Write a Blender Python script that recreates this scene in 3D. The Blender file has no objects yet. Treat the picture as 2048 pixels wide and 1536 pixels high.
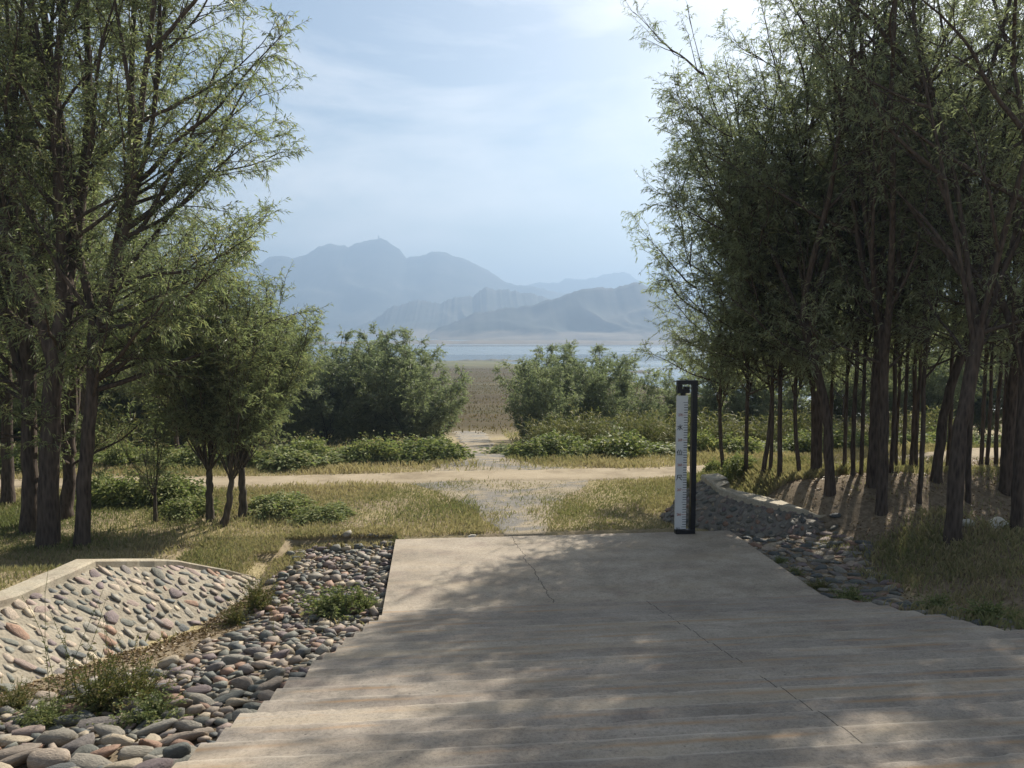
import bpy, math, random
import numpy as np
from mathutils import Matrix, Vector
S = bpy.context.scene
COL = S.collection
rng = np.random.default_rng(7)
random.seed(7)
R = math.radians

# ------------------------------------------------------------------ camera
CAM_H, FPX, HORIZ, YAW = 3.5, 1545.0, 650.0, R(5.7)
PITCH = math.atan((768 - HORIZ) / FPX)
cd = bpy.data.cameras.new('camera'); cam = bpy.data.objects.new('camera', cd); COL.objects.link(cam)
cam.location = (0, 0, CAM_H); cam.rotation_euler = (R(90) - PITCH, 0, -YAW)
cd.sensor_width = 36; cd.lens = 36 * FPX / 2048; cd.clip_start = .05; cd.clip_end = 20000
S.camera = cam
# ------------------------------------------------------------------ light
SUN_EL, SUN_AZ = R(37), R(37)          # azimuth measured from +Y towards +X
w = bpy.data.worlds.new('World'); S.world = w; w.use_nodes = True
nt = w.node_tree; nt.nodes.clear()
out = nt.nodes.new('ShaderNodeOutputWorld'); bg = nt.nodes.new('ShaderNodeBackground')
sky = nt.nodes.new('ShaderNodeTexSky'); sky.sky_type = 'NISHITA'; sky.sun_disc = False
sky.sun_elevation = SUN_EL; sky.sun_rotation = SUN_AZ; sky.dust_density = 1.6; sky.air_density = 1.0; sky.ozone_density = 1.5
bg.inputs[1].default_value = .07
tc = nt.nodes.new('ShaderNodeTexCoord'); mp = nt.nodes.new('ShaderNodeMapping')
mp.inputs['Scale'].default_value = (1.3, 1.3, 4.2); mp.inputs['Rotation'].default_value = (0, R(12), R(20)); mp.inputs['Location'].default_value = (3.4, 1.8, .74)
nz = nt.nodes.new('ShaderNodeTexNoise'); nz.inputs['Scale'].default_value = 1.7; nz.inputs['Detail'].default_value = 7; nz.inputs['Roughness'].default_value = .55; nz.inputs['Distortion'].default_value = .4
rp = nt.nodes.new('ShaderNodeValToRGB'); rp.color_ramp.elements[0].position = .45; rp.color_ramp.elements[1].position = .72
rp.color_ramp.elements[0].color = (0, 0, 0, 1); rp.color_ramp.elements[1].color = (.75, .75, .75, 1)
mx = nt.nodes.new('ShaderNodeMixRGB'); mx.inputs[2].default_value = (10.6, 10.3, 10.1, 1)
tn = nt.nodes.new('ShaderNodeMixRGB'); tn.blend_type = 'MULTIPLY'; tn.inputs[0].default_value = 1; tn.inputs[2].default_value = (.79, .80, .77, 1)
for a, b in ((tc.outputs['Generated'], mp.inputs[0]), (mp.outputs[0], nz.inputs[0]), (nz.outputs[0], rp.inputs[0]), (rp.outputs[0], mx.inputs[0]),
             (sky.outputs[0], tn.inputs[1]), (tn.outputs[0], mx.inputs[1]), (mx.outputs[0], bg.inputs[0]), (bg.outputs[0], out.inputs[0])):
    nt.links.new(a, b)
sl = bpy.data.lights.new('sun', 'SUN'); sl.energy = 5.0; sl.angle = R(.6); sl.color = (1, .93, .82)
sun = bpy.data.objects.new('sun', sl); COL.objects.link(sun)
sdir = Vector((math.sin(SUN_AZ) * math.cos(SUN_EL), math.cos(SUN_AZ) * math.cos(SUN_EL), math.sin(SUN_EL)))
sun.rotation_euler = sdir.to_track_quat('Z', 'Y').to_euler(); sun.location = (30, 30, 60)
S.view_settings.view_transform = 'Standard'; S.view_settings.look = 'None'
S.view_settings.exposure = 1.05; S.view_settings.gamma = 1; S.view_settings.use_curve_mapping = False
S.render.engine = 'CYCLES'
cy = S.cycles
cy.max_bounces = 9; cy.diffuse_bounces = 5; cy.glossy_bounces = 2; cy.transmission_bounces = 6; cy.volume_bounces = 1
cy.caustics_reflective = False; cy.caustics_refractive = False; cy.use_denoising = True

# ------------------------------------------------------------------ small helpers
def sstep(a, b, x):
    t = np.clip((np.asarray(x, float) - a) / (b - a), 0, 1); return t * t * (3 - 2 * t)
_pr = np.random.default_rng(99).uniform(0, 6.28, (24, 3)); _pd = np.random.default_rng(98).uniform(0, 6.28, 24)
def wob(x, y, scale=1.0, octv=3, seed=0):
    """smooth pseudo noise in -1..1"""
    x = np.asarray(x, float) / scale; y = np.asarray(y, float) / scale; v = 0; amp = 1; tot = 0
    for o in range(octv):
        for k in range(3):
            i = (o * 3 + k + seed) % 24; f = 2 ** o * (1 + .17 * k)
            v = v + amp * np.sin(f * (x * math.cos(_pd[i]) + y * math.sin(_pd[i])) + _pr[i, 0] + 1.3 * np.sin(.7 * f * (y * math.cos(_pd[i]) - x * math.sin(_pd[i])) + _pr[i, 1]))
            tot += amp
        amp *= .5
    return v / tot * 1.6
# camera rays, to place things on the ground where the photograph shows them
_cw = cam.rotation_euler.to_matrix(); _f = np.array(_cw @ Vector((0, 0, -1))); _r = np.array(_cw @ Vector((1, 0, 0))); _u = np.array(_cw @ Vector((0, 1, 0)))
def ray(px, py): return _f + _r * (px - 1024) / FPX + _u * (768 - py) / FPX
def atz(px, py, z):
    d = ray(px, py); return np.array([0, 0, CAM_H]) + d * ((z - CAM_H) / d[2])
def atd(px, py, dist):
    d = ray(px, py); return np.array([0, 0, CAM_H]) + d * dist
# ------------------------------------------------------------------ terrain
X0, X1, YB, YL = -.63, 4.95, 9.27, 12.52     # landing left, right, foot of the ridged ramp, far end of the landing
RISE, TREAD, NST = .056, .295, 30
def xl(y): return X0 - .19 * np.clip(YB - np.asarray(y, float), 0, 9)
def xr(y): return X1 + .34 * np.clip(YB - np.asarray(y, float), 0, 9)
def stair(y): return np.clip((YB - np.asarray(y, float)) * RISE / TREAD, 0, RISE * NST)
def walltop(y): return np.interp(y, [-4, 2, 5, 7.95, 9.2, 10.2, 10.8, 11.0], [2.2, 1.85, 1.25, .75, .72, .40, .07, -.12])
def wallx(y): return np.interp(y, [-2, 7.95, 9.2, 10.2, 10.8, 11.0], [-7.2, -4.2, -3.95, -3.4, -2.95, -2.57])
def footx(y): return np.interp(y, [-2, 6.95, 8.55, 10.25, 11.1], [-6.3, -3.67, -3.2, -2.55, -2.45])
WATER = -16.5
def shore_x(y): return 36 + (428 - np.asarray(y, float)) * .147
def hgt(x, y):
    x = np.asarray(x, float); y = np.asarray(y, float)
    far = np.interp(y, [19.6, 21, 45, 428, 470, 620, 5000], [0, -.08, -2.9, -16.35, -17.5, -21.5, -21.8])
    far = np.minimum(far, np.where(y > 55, WATER + .22 * (shore_x(y) + 6 * wob(x, y, 25, 2) - x), 99))
    far = np.maximum(far, -22) + .05 * wob(x, y, 3, 2) * sstep(20, 26, y) + .25 * wob(x, y, 22, 2, 5) * sstep(40, 90, y)
    s = stair(y)
    z = far + s * (y < 12)
    z = z + .035 * wob(x, y, 1.7, 3, 3) * (1 - sstep(15.6, 16.6, y))
    # left bank above the dry channel
    fx, wx_ = footx(y), wallx(y); bank = np.clip((fx - x) / np.maximum(fx - wx_, .38), 0, 1)
    bz = np.maximum(walltop(y) - .04, 0) + .03 * wob(x, y, 1.1, 2) * sstep(0, -.6, x - wx_)
    bz = bz + sstep(-5, -12, x) * .25 * (1 - sstep(11, 14, y))
    left = (x < fx) & (y < 12)
    z = np.where(left, (s - .13) * (1 - bank) + bz * bank - .10 * np.sin(np.pi * bank), z)
    inch = (x >= fx) & (x < xl(y)) & (y < 12.75)
    z = np.where(inch, s - .13 + .015 * wob(x, y, .5, 2), z)
    z = np.where((x >= xl(y)) & (x <= xr(y)) & (y < YL), s - .30, z)
    # right bank, climbing into the grove
    xo = x - (xr(y) - X1) * .8
    rb = .46 * sstep(6.2, 8.2, xo - .25 * wob(x, y, 1.5, 2, 8)) * (1 - sstep(12.5, 15, y)) + .5 * sstep(5.9, 6.9, x + .0 * y) * sstep(12.2, 13.8, y) * (1 - sstep(15.9, 17.0, y))
    rb = np.maximum(rb, .35 * sstep(10, 14, x) * (1 - sstep(18, 21, y)))
    z = z + np.where(x > xr(y), rb + .05 * wob(x, y, .9, 3, 11) * sstep(5.5, 7, x) * (1 - sstep(15.8, 16.8, y)), 0)
    z = np.where((x > xr(y)) & (y < YL), z - .07, z)
    return z
def h1(x, y): return float(hgt(x, y))
def gp(px, py):
    d = ray(px, py); t = 1.0; p = None
    for i in range(4000):
        p = np.array([0, 0, CAM_H]) + d * t
        if p[2] <= h1(p[0], p[1]): break
        t += .01 + t * .0015
    return p

# ------------------------------------------------------------------ materials
def ramp(n, stops, interp='LINEAR'):
    r = n.nodes.new('ShaderNodeValToRGB'); cr = r.color_ramp; cr.interpolation = interp
    while len(cr.elements) < len(stops): cr.elements.new(.5)
    for e, (p, c) in zip(cr.elements, stops):
        e.position = p; e.color = (*(c if hasattr(c, '__len__') else (c, c, c)), 1)
    return r
class Mat:
    def __init__(s, name, rough=.8, spec=.3):
        s.m = bpy.data.materials.new(name); s.m.use_nodes = True; s.n = s.m.node_tree
        s.b = s.n.nodes['Principled BSDF']; s.b.inputs['Roughness'].default_value = rough; s.b.inputs['Specular IOR Level'].default_value = spec
        s.geo = s.n.nodes.new('ShaderNodeNewGeometry'); s.tc = s.n.nodes.new('ShaderNodeTexCoord')
    def L(s, a, b): s.n.links.new(a, b)
    def coords(s, scale=(1, 1, 1), src='pos', rot=(0, 0, 0)):
        mp = s.n.nodes.new('ShaderNodeMapping'); mp.inputs['Scale'].default_value = scale; mp.inputs['Rotation'].default_value = rot
        s.L(s.geo.outputs['Position'] if src == 'pos' else s.tc.outputs['Object'], mp.inputs[0]); return mp.outputs[0]
    def noise(s, scale, detail=5, rough=.55, vec=None, dist=0):
        t = s.n.nodes.new('ShaderNodeTexNoise'); t.inputs['Scale'].default_value = scale; t.inputs['Detail'].default_value = detail
        t.inputs['Roughness'].default_value = rough; t.inputs['Distortion'].default_value = dist
        s.L(vec if vec is not None else s.coords(), t.inputs['Vector']); return t.outputs['Fac']
    def voro(s, scale, vec=None, out='Distance', feature='F1'):
        t = s.n.nodes.new('ShaderNodeTexVoronoi'); t.inputs['Scale'].default_value = scale; t.feature = feature
        s.L(vec if vec is not None else s.coords(), t.inputs['Vector']); return t.outputs[out]
    def ramp(s, fac, stops, interp='LINEAR'):
        r = ramp(s.n, stops, interp); s.L(fac, r.inputs[0]); return r.outputs[0]
    def mix(s, fac, a, b, mode='MIX'):
        m = s.n.nodes.new('ShaderNodeMixRGB'); m.blend_type = mode
        for v, i in ((fac, 0), (a, 1), (b, 2)):
            if hasattr(v, 'links'): s.L(v, m.inputs[i])
            elif i == 0: m.inputs[0].default_value = v
            else: m.inputs[i].default_value = (*v, 1)
        return m.outputs[0]
    def math(s, op, a, b=0.0, clamp=False):
        m = s.n.nodes.new('ShaderNodeMath'); m.operation = op; m.use_clamp = clamp
        for v, i in ((a, 0), (b, 1)):
            if hasattr(v, 'links'): s.L(v, m.inputs[i])
            else: m.inputs[i].default_value = v
        return m.outputs[0]
    def xyz(s, src='pos'):
        sp = s.n.nodes.new('ShaderNodeSeparateXYZ'); s.L(s.geo.outputs['Position'] if src == 'pos' else s.tc.outputs['Object'], sp.inputs[0]); return sp.outputs
    def attr(s, name):
        a = s.n.nodes.new('ShaderNodeAttribute'); a.attribute_name = name; return a.outputs['Fac']
    def rnd(s):
        o = s.n.nodes.new('ShaderNodeObjectInfo'); return o.outputs['Random']
    def color(s, c): s.L(c, s.b.inputs['Base Color'])
    def bump(s, h, strength=.5, dist=.02):
        b = s.n.nodes.new('ShaderNodeBump'); b.inputs['Strength'].default_value = strength; b.inputs['Distance'].default_value = dist
        s.L(h, b.inputs['Height']); s.L(b.outputs[0], s.b.inputs['Normal'])

def mat_ground():
    m = Mat('ground', .95, .1); x, y, z = m.xyz()
    n1 = m.noise(.9, 6); n2 = m.noise(7, 6, .65); n3 = m.noise(30, 4, .7)
    soil = m.ramp(n2, [(.3, (.17, .13, .085)), (.52, (.27, .215, .14)), (.75, (.36, .295, .20))])
    thatch = m.ramp(n3, [(.3, (.20, .17, .09)), (.55, (.33, .27, .15)), (.8, (.44, .36, .22))])
    near = m.mix(m.ramp(n1, [(.42, 0), (.6, 1)]), thatch, soil)
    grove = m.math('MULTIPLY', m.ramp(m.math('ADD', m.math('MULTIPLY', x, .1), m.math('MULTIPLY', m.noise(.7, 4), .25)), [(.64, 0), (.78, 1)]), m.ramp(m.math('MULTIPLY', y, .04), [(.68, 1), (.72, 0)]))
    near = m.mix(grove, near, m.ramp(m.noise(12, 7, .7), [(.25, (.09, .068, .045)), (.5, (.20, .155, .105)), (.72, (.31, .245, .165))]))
    # crop land on the drained lake bed
    vs = m.coords((.010, .07, 0)); b1 = m.noise(1, 5, .6, vs, 1.0)
    crop = m.ramp(b1, [(.3, (.06, .044, .018)), (.48, (.085, .062, .026)), (.56, (.07, .06, .022)), (.62, (.07, .06, .025)), (.645, (.20, .16, .085)), (.67, (.07, .06, .025)), (.75, (.055, .055, .02))])
    crop = m.mix(m.ramp(m.noise(1.2, 4, .7, m.coords((1, 2.5, 0))), [(.35, 0), (.7, .5)]), crop, (.035, .027, .013))
    sh = m.ramp(m.math('MULTIPLY', m.math('ADD', y, m.math('MULTIPLY', m.noise(.012, 3), 60)), .001), [(.25, 0), (.34, 1)])
    crop = m.mix(sh, crop, m.ramp(m.noise(1, 5, .6, m.coords((.02, .06, 0))), [(.4, (.085, .09, .03)), (.55, (.12, .115, .045)), (.68, (.24, .19, .11))]))
    fy = m.ramp(m.math('MULTIPLY', y, .01), [(.40, 0), (.5, 1)])
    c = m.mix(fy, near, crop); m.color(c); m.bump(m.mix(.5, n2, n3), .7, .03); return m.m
def mat_sheet(name, stops, sc, grain, bump=.5, patch=None, pstops=None, edge=None):
    m = Mat(name, .95, .15); c = m.ramp(m.noise(sc, 7, .65), stops)
    g = m.voro(grain); c = m.mix(.35, c, m.ramp(g, [(0, .55), (.5, 1.0)]), 'MULTIPLY')
    if patch: c = m.mix(m.ramp(m.noise(patch[0], 5, .65, m.coords(patch[1]), .6), [(.47, 0), (.56, 1)]), c, m.ramp(m.noise(9, 6, .7), pstops))
    m.color(c); m.bump(m.mix(.5, m.noise(grain * .4, 5), g), bump, .02); return m.m
def mat_concrete(name, base, stain, joint=True):
    m = Mat(name, .9, .2); x, y, z = m.xyz()
    n1 = m.noise(1.3, 8, .66, m.coords((.9, 1.3, 1))); n2 = m.noise(38, 5, .7); n3 = m.noise(4.5, 7, .7, m.coords((1, 1.5, 1)))
    k = lambda f: tuple(v * f for v in base)
    c = m.ramp(n1, [(.28, k(.62)), (.5, k(1.0)), (.72, k(1.28))])
    c = m.mix(m.ramp(m.noise(1.5, 6, .7, m.coords((.8, 1.4, 1))), [(.52, 0), (.66, .5)]), c, tuple(v * q for v, q in zip(base, (.62, .56, .60))))
    c = m.mix(m.ramp(n3, [(.5, 0), (.68, .55)]), c, stain)
    c = m.mix(.6, c, m.ramp(n2, [(.3, .45), (.5, 1.0), (.72, 1.25)]), 'MULTIPLY')
    c = m.mix(.5, c, m.ramp(m.noise(120, 3, .8), [(.35, .6), (.5, 1.0), (.7, 1.2)]), 'MULTIPLY')
    spots = m.ramp(m.voro(5.5), [(.035, 1), (.06, 0)]); c = m.mix(m.math('MULTIPLY', spots, .7), c, (.06, .05, .04))
    dust = m.ramp(m.noise(1.6, 4, .6, m.coords((.35, 1.5, 1))), [(.5, 0), (.75, .5)]); c = m.mix(dust, c, (.40, .32, .215))
    hgt_ = n2
    if len(joint or ()) > 6:
        fr = m.math('FRACT', m.math('ADD', m.math('MULTIPLY', m.math('SUBTRACT', YB + 20 * TREAD, y), 1 / TREAD), m.math('MULTIPLY', m.math('SUBTRACT', m.noise(3, 4, .6, m.coords((1, .2, 0))), .5), .16)))
        c = m.mix(1, c, m.ramp(m.rnd(), [(0, (.86, .85, .85)), (.5, (1.0, .98, .96)), (1, (1.12, 1.1, 1.05))]), 'MULTIPLY')
        c = m.mix(m.math('MULTIPLY', m.ramp(fr, [(0, 1), (.11, .75), (.2, 0)]), m.ramp(m.noise(2.3, 4, .6), [(.35, .2), (.65, .8)])), c, tuple(v * 1.5 for v in base))
        c = m.mix(m.math('MULTIPLY', m.ramp(fr, [(.28, 0), (.45, .8), (.6, 0)]), m.ramp(m.noise(1.7, 4, .6, m.coords((.5, 2, 1))), [(.46, 0), (.62, .95)])), c, (.33, .21, .11))
    if joint:
        def line(xf, wd, ylo, yhi):
            wv = m.math('ADD', xf, m.math('MULTIPLY', m.math('SUBTRACT', m.noise(2.2, 6, .7, m.coords((0, 1, 0))), .5), joint[2] if len(joint) > 2 else .1))
            dd = m.math('ABSOLUTE', wv); l = m.math('LESS_THAN', dd, wd)
            l = m.math('MULTIPLY', l, m.math('GREATER_THAN', y, ylo)); return m.math('MULTIPLY', l, m.math('LESS_THAN', y, yhi))
        l = line(m.math('SUBTRACT', m.math('SUBTRACT', x, joint[0]), m.math('MULTIPLY', m.math('SUBTRACT', y, 9.4), joint[1])), joint[3], joint[4], joint[5])
        if len(joint) > 6:
            l = m.math('MULTIPLY', l, m.ramp(m.noise(1.4, 3, .6, m.coords((0, 1, 0))), [(.42, 0), (.46, 1)]))
        c = m.mix(m.math('MULTIPLY', l, .8), c, (.045, .038, .03)); hgt_ = m.math('SUBTRACT', n2, l)
    m.color(c); m.bump(m.mix(.5, hgt_, n3), .45, .012); return m.m
STONE = [(.14, .135, .11), (.23, .19, .15), (.165, .13, .125), (.26, .20, .17), (.10, .105, .10), (.36, .30, .215), (.26, .165, .115), (.22, .205, .17), (.17, .15, .135), (.32, .26, .20), (.155, .155, .13), (.25, .225, .18), (.12, .125, .11)]
def mat_stone(name, src, mul=1.0, dark=None):
    m = Mat(name, .72, .35); r = m.rnd() if src == 'obj' else m.attr('rnd'); v = m.coords(src='obj' if src == 'obj' else 'pos')
    st = [(i / len(STONE), tuple(q * mul for q in c)) for i, c in enumerate(STONE)]
    c = m.ramp(r, st, 'CONSTANT')
    sc = 2.2 if src == 'obj' else 14
    c = m.mix(.75, c, m.ramp(m.noise(sc, 6, .7, v), [(.3, .6), (.5, 1.0), (.72, 1.35)]), 'MULTIPLY')
    c = m.mix(m.ramp(m.noise(sc * .6, 5, .7, v), [(.6, 0), (.75, .5)]), c, (.33 * mul, .28 * mul, .21 * mul))
    sp = m.noise(sc * 9, 3, .8, v); c = m.mix(m.ramp(sp, [(.62, 0), (.7, .45)]), c, (.08, .07, .055)); m.color(c); m.bump(m.mix(.5, m.noise(sc * 4, 5, .7, v), m.noise(sc, 4, .6, v)), .55, .05 if src == 'obj' else .015); return m.m
def mat_bark(name, a, b):
    m = Mat(name, .95, .15); v = m.coords((14, 14, 2.6), 'obj'); n = m.noise(1, 6, .65, v, .8); d = m.voro(1, m.coords((26, 26, 5), 'obj'))
    hh = m.mix(.5, n, d); m.color(m.ramp(hh, [(.22, a), (.7, b)])); m.bump(hh, .6, .02); return m.m
def mat_leaf(name, cols, trans=.35, rough=.5, spec=.35):
    m = Mat(name, rough, spec); a = m.attr('rnd'); o = m.rnd()
    c = m.ramp(a, [(i / max(1, len(cols) - 1), q) for i, q in enumerate(cols)])
    c = m.mix(.5, c, m.ramp(o, [(0, (.82, .86, .8)), (1, (1.12, 1.1, 1.05))]), 'MULTIPLY')
    m.color(c); t = m.n.nodes.new('ShaderNodeBsdfTranslucent'); m.L(m.mix(1, c, (1.02, 1.1, .78), 'MULTIPLY'), t.inputs[0])
    x = m.n.nodes.new('ShaderNodeMixShader'); x.inputs[0].default_value = trans
    m.L(m.b.outputs[0], x.inputs[1]); m.L(t.outputs[0], x.inputs[2]); m.L(x.outputs[0], m.n.nodes['Material Output'].inputs[0]); return m.m
def mat_plain(name, c, rough=.6, spec=.3, var=.15, sc=20):
    m = Mat(name, rough, spec); n = m.noise(sc, 4)
    m.color(m.ramp(n, [(.3, tuple(v * (1 - var) for v in c)), (.7, tuple(v * (1 + var) for v in c))])); return m.m
M = dict(
    ground=mat_ground(),
    road=mat_sheet('dirt_road', [(.3, (.22, .175, .115)), (.5, (.33, .27, .185)), (.7, (.40, .33, .235))], 1.1, 60),
    gravel=mat_sheet('gravel', [(.3, (.20, .17, .12)), (.5, (.30, .25, .175)), (.7, (.37, .31, .225))], 3, 45, .9, (.8, (.7, 1.3, 1)), [(.3, (.15, .14, .125)), (.7, (.23, .215, .19))]),
    stairs=mat_concrete('stair_concrete', (.30, .265, .22), (.22, .19, .15), (2.62, .012, .05, .005, -5, 9.5, 1)),
    landing=mat_concrete('landing_concrete', (.35, .30, .235), (.26, .21, .155), (1.47, -.075, .25, .006, 9.4, 13)),
    coping=mat_concrete('coping_concrete', (.40, .355, .27), (.28, .235, .17), None),
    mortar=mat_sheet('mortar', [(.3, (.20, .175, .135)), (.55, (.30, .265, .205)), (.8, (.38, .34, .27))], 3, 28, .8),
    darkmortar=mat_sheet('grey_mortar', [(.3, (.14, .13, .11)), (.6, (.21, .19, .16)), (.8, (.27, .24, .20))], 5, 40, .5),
    bed=mat_sheet('channel_dirt', [(.3, (.10, .08, .055)), (.55, (.19, .15, .10)), (.75, (.27, .22, .145))], 3, 50, .6),
    stone=mat_stone('river_stone', 'obj'), stones=mat_stone('river_stones', 'attr'),
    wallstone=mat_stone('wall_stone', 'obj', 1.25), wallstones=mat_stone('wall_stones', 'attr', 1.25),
    bark=mat_bark('willow_bark', (.035, .027, .023), (.115, .09, .072)), bark2=mat_bark('young_bark', (.035, .028, .02), (.12, .10, .075)),
    leaf=mat_leaf('willow_leaf', [(.17, .20, .115), (.21, .24, .13), (.255, .28, .15), (.31, .295, .155), (.38, .31, .16)], .56, .42, .5),
    leafg=mat_leaf('grove_leaf', [(.21, .235, .155), (.26, .285, .18), (.305, .325, .20), (.36, .355, .21)], .58, .42, .5),
    leafb=mat_leaf('bushy_willow_leaf', [(.19, .225, .135), (.24, .27, .165), (.285, .31, .195), (.33, .345, .22)], .45, .5, .4),
    creeper=mat_leaf('creeper_leaf', [(.12, .15, .06), (.18, .215, .085), (.24, .26, .11), (.32, .30, .14)], .4, .6, .2),
    weed=mat_leaf('weed_leaf', [(.10, .12, .03), (.15, .16, .05), (.22, .20, .075), (.28, .20, .09)], .35),
    grass=mat_leaf('grass_blade', [(.125, .15, .062), (.19, .195, .09), (.275, .245, .135), (.37, .305, .185), (.44, .365, .245)], .35, .6, .2),
    reed=mat_leaf('reed_blade', [(.13, .15, .05), (.19, .20, .075), (.27, .25, .11), (.37, .32, .18)], .3, .6, .2),
    crop=mat_leaf('crop_leaf', [(.10, .074, .034), (.13, .095, .045), (.125, .11, .045)], .4, .8, .05), litter=mat_leaf('dry_leaf', [(.09, .055, .025), (.17, .11, .055), (.26, .185, .09)], .1),
    black=mat_plain('black_paint', (.012, .012, .014), .45, .4), white=mat_plain('grey_white_board', (.62, .63, .62), .5, .4, .06, 6),
    ink=mat_plain('black_ink', (.02, .02, .02), .6, .2), red=mat_plain('red_ink', (.30, .09, .06), .6, .2),
    rock=mat_plain('hill_rock', (.12, .11, .075), .95, .1, .5, .02), tower=mat_plain('tower_stone', (.25, .24, .22), .9, .1),
    sand=mat_plain('shore_sand', (.18, .145, .105), .95, .1, .2, .05), pale=mat_plain('pale_rock', (.5, .47, .4), .8, .2))
def mat_water():
    m = Mat('lake_water', .12, .5); m.b.inputs['Base Color'].default_value = (.10, .135, .15, 1)
    n = m.noise(1, 4, .6, m.coords((.0012, .012, 0)), 1.5); m.L(m.ramp(n, [(.4, .06), (.55, .32)]), m.b.inputs['Roughness'])
    m.bump(m.noise(1, 3, .5, m.coords((.6, 1.4, 1))), .12, .3); return m.m
M['water'] = mat_water()
def mat_hill():
    m = Mat('hillside', .95, .1); n = m.noise(1, 7, .65, m.coords((.012, .012, .012)), .5); x, y, z = m.xyz()
    c = m.ramp(n, [(.35, (.025, .03, .02)), (.5, (.045, .048, .032)), (.7, (.09, .08, .06))]); 
    zz = m.math('ADD', m.math('MULTIPLY', z, .02), m.math('MULTIPLY', m.noise(1, 5, .6, m.coords((.02, .02, 0))), .3))
    c = m.mix(m.ramp(zz, [(.0, .8), (.1, 0)]), c, m.ramp(m.noise(1, 5, .6, m.coords((.008, .03, .1))), [(.4, (.15, .12, .085)), (.6, (.25, .20, .14))])); m.color(c); return m.m
M['hill'] = mat_hill()

# ------------------------------------------------------------------ mesh building
class MB:
    def __init__(s): s.V = []; s.Q = []; s.T = []; s.n = 0; s.rq = []; s.rt = []
    def add(s, V, Q=None, T=None, rnd=None):
        V = np.asarray(V, np.float32).reshape(-1, 3)
        if Q is not None and len(Q):
            Q = np.asarray(Q, np.int64).reshape(-1, 4); s.Q.append(Q + s.n); s.rq.append(np.broadcast_to(0. if rnd is None else rnd, len(Q)) if T is None or rnd is None or np.ndim(rnd) == 0 else rnd[:len(Q)])
        if T is not None and len(T):
            T = np.asarray(T, np.int64).reshape(-1, 3); s.T.append(T + s.n); s.rt.append(np.broadcast_to(0. if rnd is None else (rnd if np.ndim(rnd) == 0 else rnd[-len(T):]), len(T)))
        s.V.append(V); s.n += len(V)
    def mesh(s, name, mat, smooth=True):
        me = bpy.data.meshes.new(name)
        V = np.concatenate(s.V); Q = np.concatenate(s.Q) if s.Q else np.zeros((0, 4), int); T = np.concatenate(s.T) if s.T else np.zeros((0, 3), int)
        me.vertices.add(len(V)); me.vertices.foreach_set('co', V.ravel().astype(np.float32))
        me.loops.add(Q.size + T.size); me.loops.foreach_set('vertex_index', np.concatenate([Q.ravel(), T.ravel()]).astype(np.int32))
        me.polygons.add(len(Q) + len(T))
        me.polygons.foreach_set('loop_start', np.concatenate([np.arange(len(Q)) * 4, Q.size + np.arange(len(T)) * 3]).astype(np.int32))
        me.update(calc_edges=True)
        me.polygons.foreach_set('use_smooth', np.full(len(Q) + len(T), smooth))
        r = np.concatenate([np.concatenate(s.rq) if s.rq else np.zeros(0), np.concatenate(s.rt) if s.rt else np.zeros(0)]).astype(np.float32)
        a = me.attributes.new('rnd', 'FLOAT', 'FACE'); a.data.foreach_set('value', r)
        if mat: me.materials.append(mat)
        return me
def box(mb, a, b):
    (x0, y0, z0), (x1, y1, z1) = a, b
    mb.add([(x0, y0, z0), (x1, y0, z0), (x1, y1, z0), (x0, y1, z0), (x0, y0, z1), (x1, y0, z1), (x1, y1, z1), (x0, y1, z1)],
           [(3, 2, 1, 0), (4, 5, 6, 7), (0, 1, 5, 4), (1, 2, 6, 5), (2, 3, 7, 6), (3, 0, 4, 7)])
def grid(mb, P, flip=False):
    n, m = P.shape[:2]; i, j = np.meshgrid(np.arange(n - 1), np.arange(m - 1), indexing='ij'); k = (i * m + j).ravel()
    q = np.stack([k, k + m, k + m + 1, k + 1], 1); mb.add(P.reshape(-1, 3), q[:, ::-1] if flip else q)
def norm(v): return v / np.maximum(np.linalg.norm(v, axis=-1, keepdims=True), 1e-9)
def tubes(mb, P, Rd, sides):
    """batch of tubes: P (m,n,3), Rd (m,n)"""
    P = np.asarray(P, float); m, n = P.shape[:2]
    D = np.empty_like(P); D[:, :-1] = P[:, 1:] - P[:, :-1]; D[:, -1] = D[:, -2]; D[:, 1:-1] = P[:, 2:] - P[:, :-2]; D = norm(D)
    ref = np.where(np.abs(D[:, :1, :1]) > .8, np.array([0, 1., 0]), np.array([1., 0, 0]))
    A = norm(np.cross(D, np.broadcast_to(ref, D.shape))); B = np.cross(D, A)
    th = np.arange(sides) * 2 * math.pi / sides
    V = P[:, :, None] + Rd[:, :, None, None] * (A[:, :, None] * np.cos(th)[:, None] + B[:, :, None] * np.sin(th)[:, None])
    base = (np.arange(m) * n * sides)[:, None, None]; i = np.arange(n - 1)[None, :, None] * sides; j = np.arange(sides)[None, None, :]; j2 = (j + 1) % sides
    q = np.stack([base + i + j, base + i + j2, base + i + sides + j2, base + i + sides + j], -1).reshape(-1, 4)
    mb.add(V.reshape(-1, 3), q)
def grow(start, d, length, n, up, nz, g):
    m = len(start); P = np.empty((m, n + 1, 3)); P[:, 0] = start; d = norm(np.asarray(d, float)); st = (np.asarray(length) / n)[:, None]
    for i in range(n):
        u = up(i / n) if callable(up) else up
        d = norm(d + np.array([0, 0, 1.]) * u / n + g.normal(0, nz, (m, 3))); P[:, i + 1] = P[:, i] + d * st
    return P
def samp(P, k, t):
    n = P.shape[1] - 1; f = np.clip(t, 0, .9999) * n; i = f.astype(int); fr = (f - i)[:, None]
    a = P[k, i]; b = P[k, i + 1]; return a + (b - a) * fr, norm(b - a)
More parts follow.
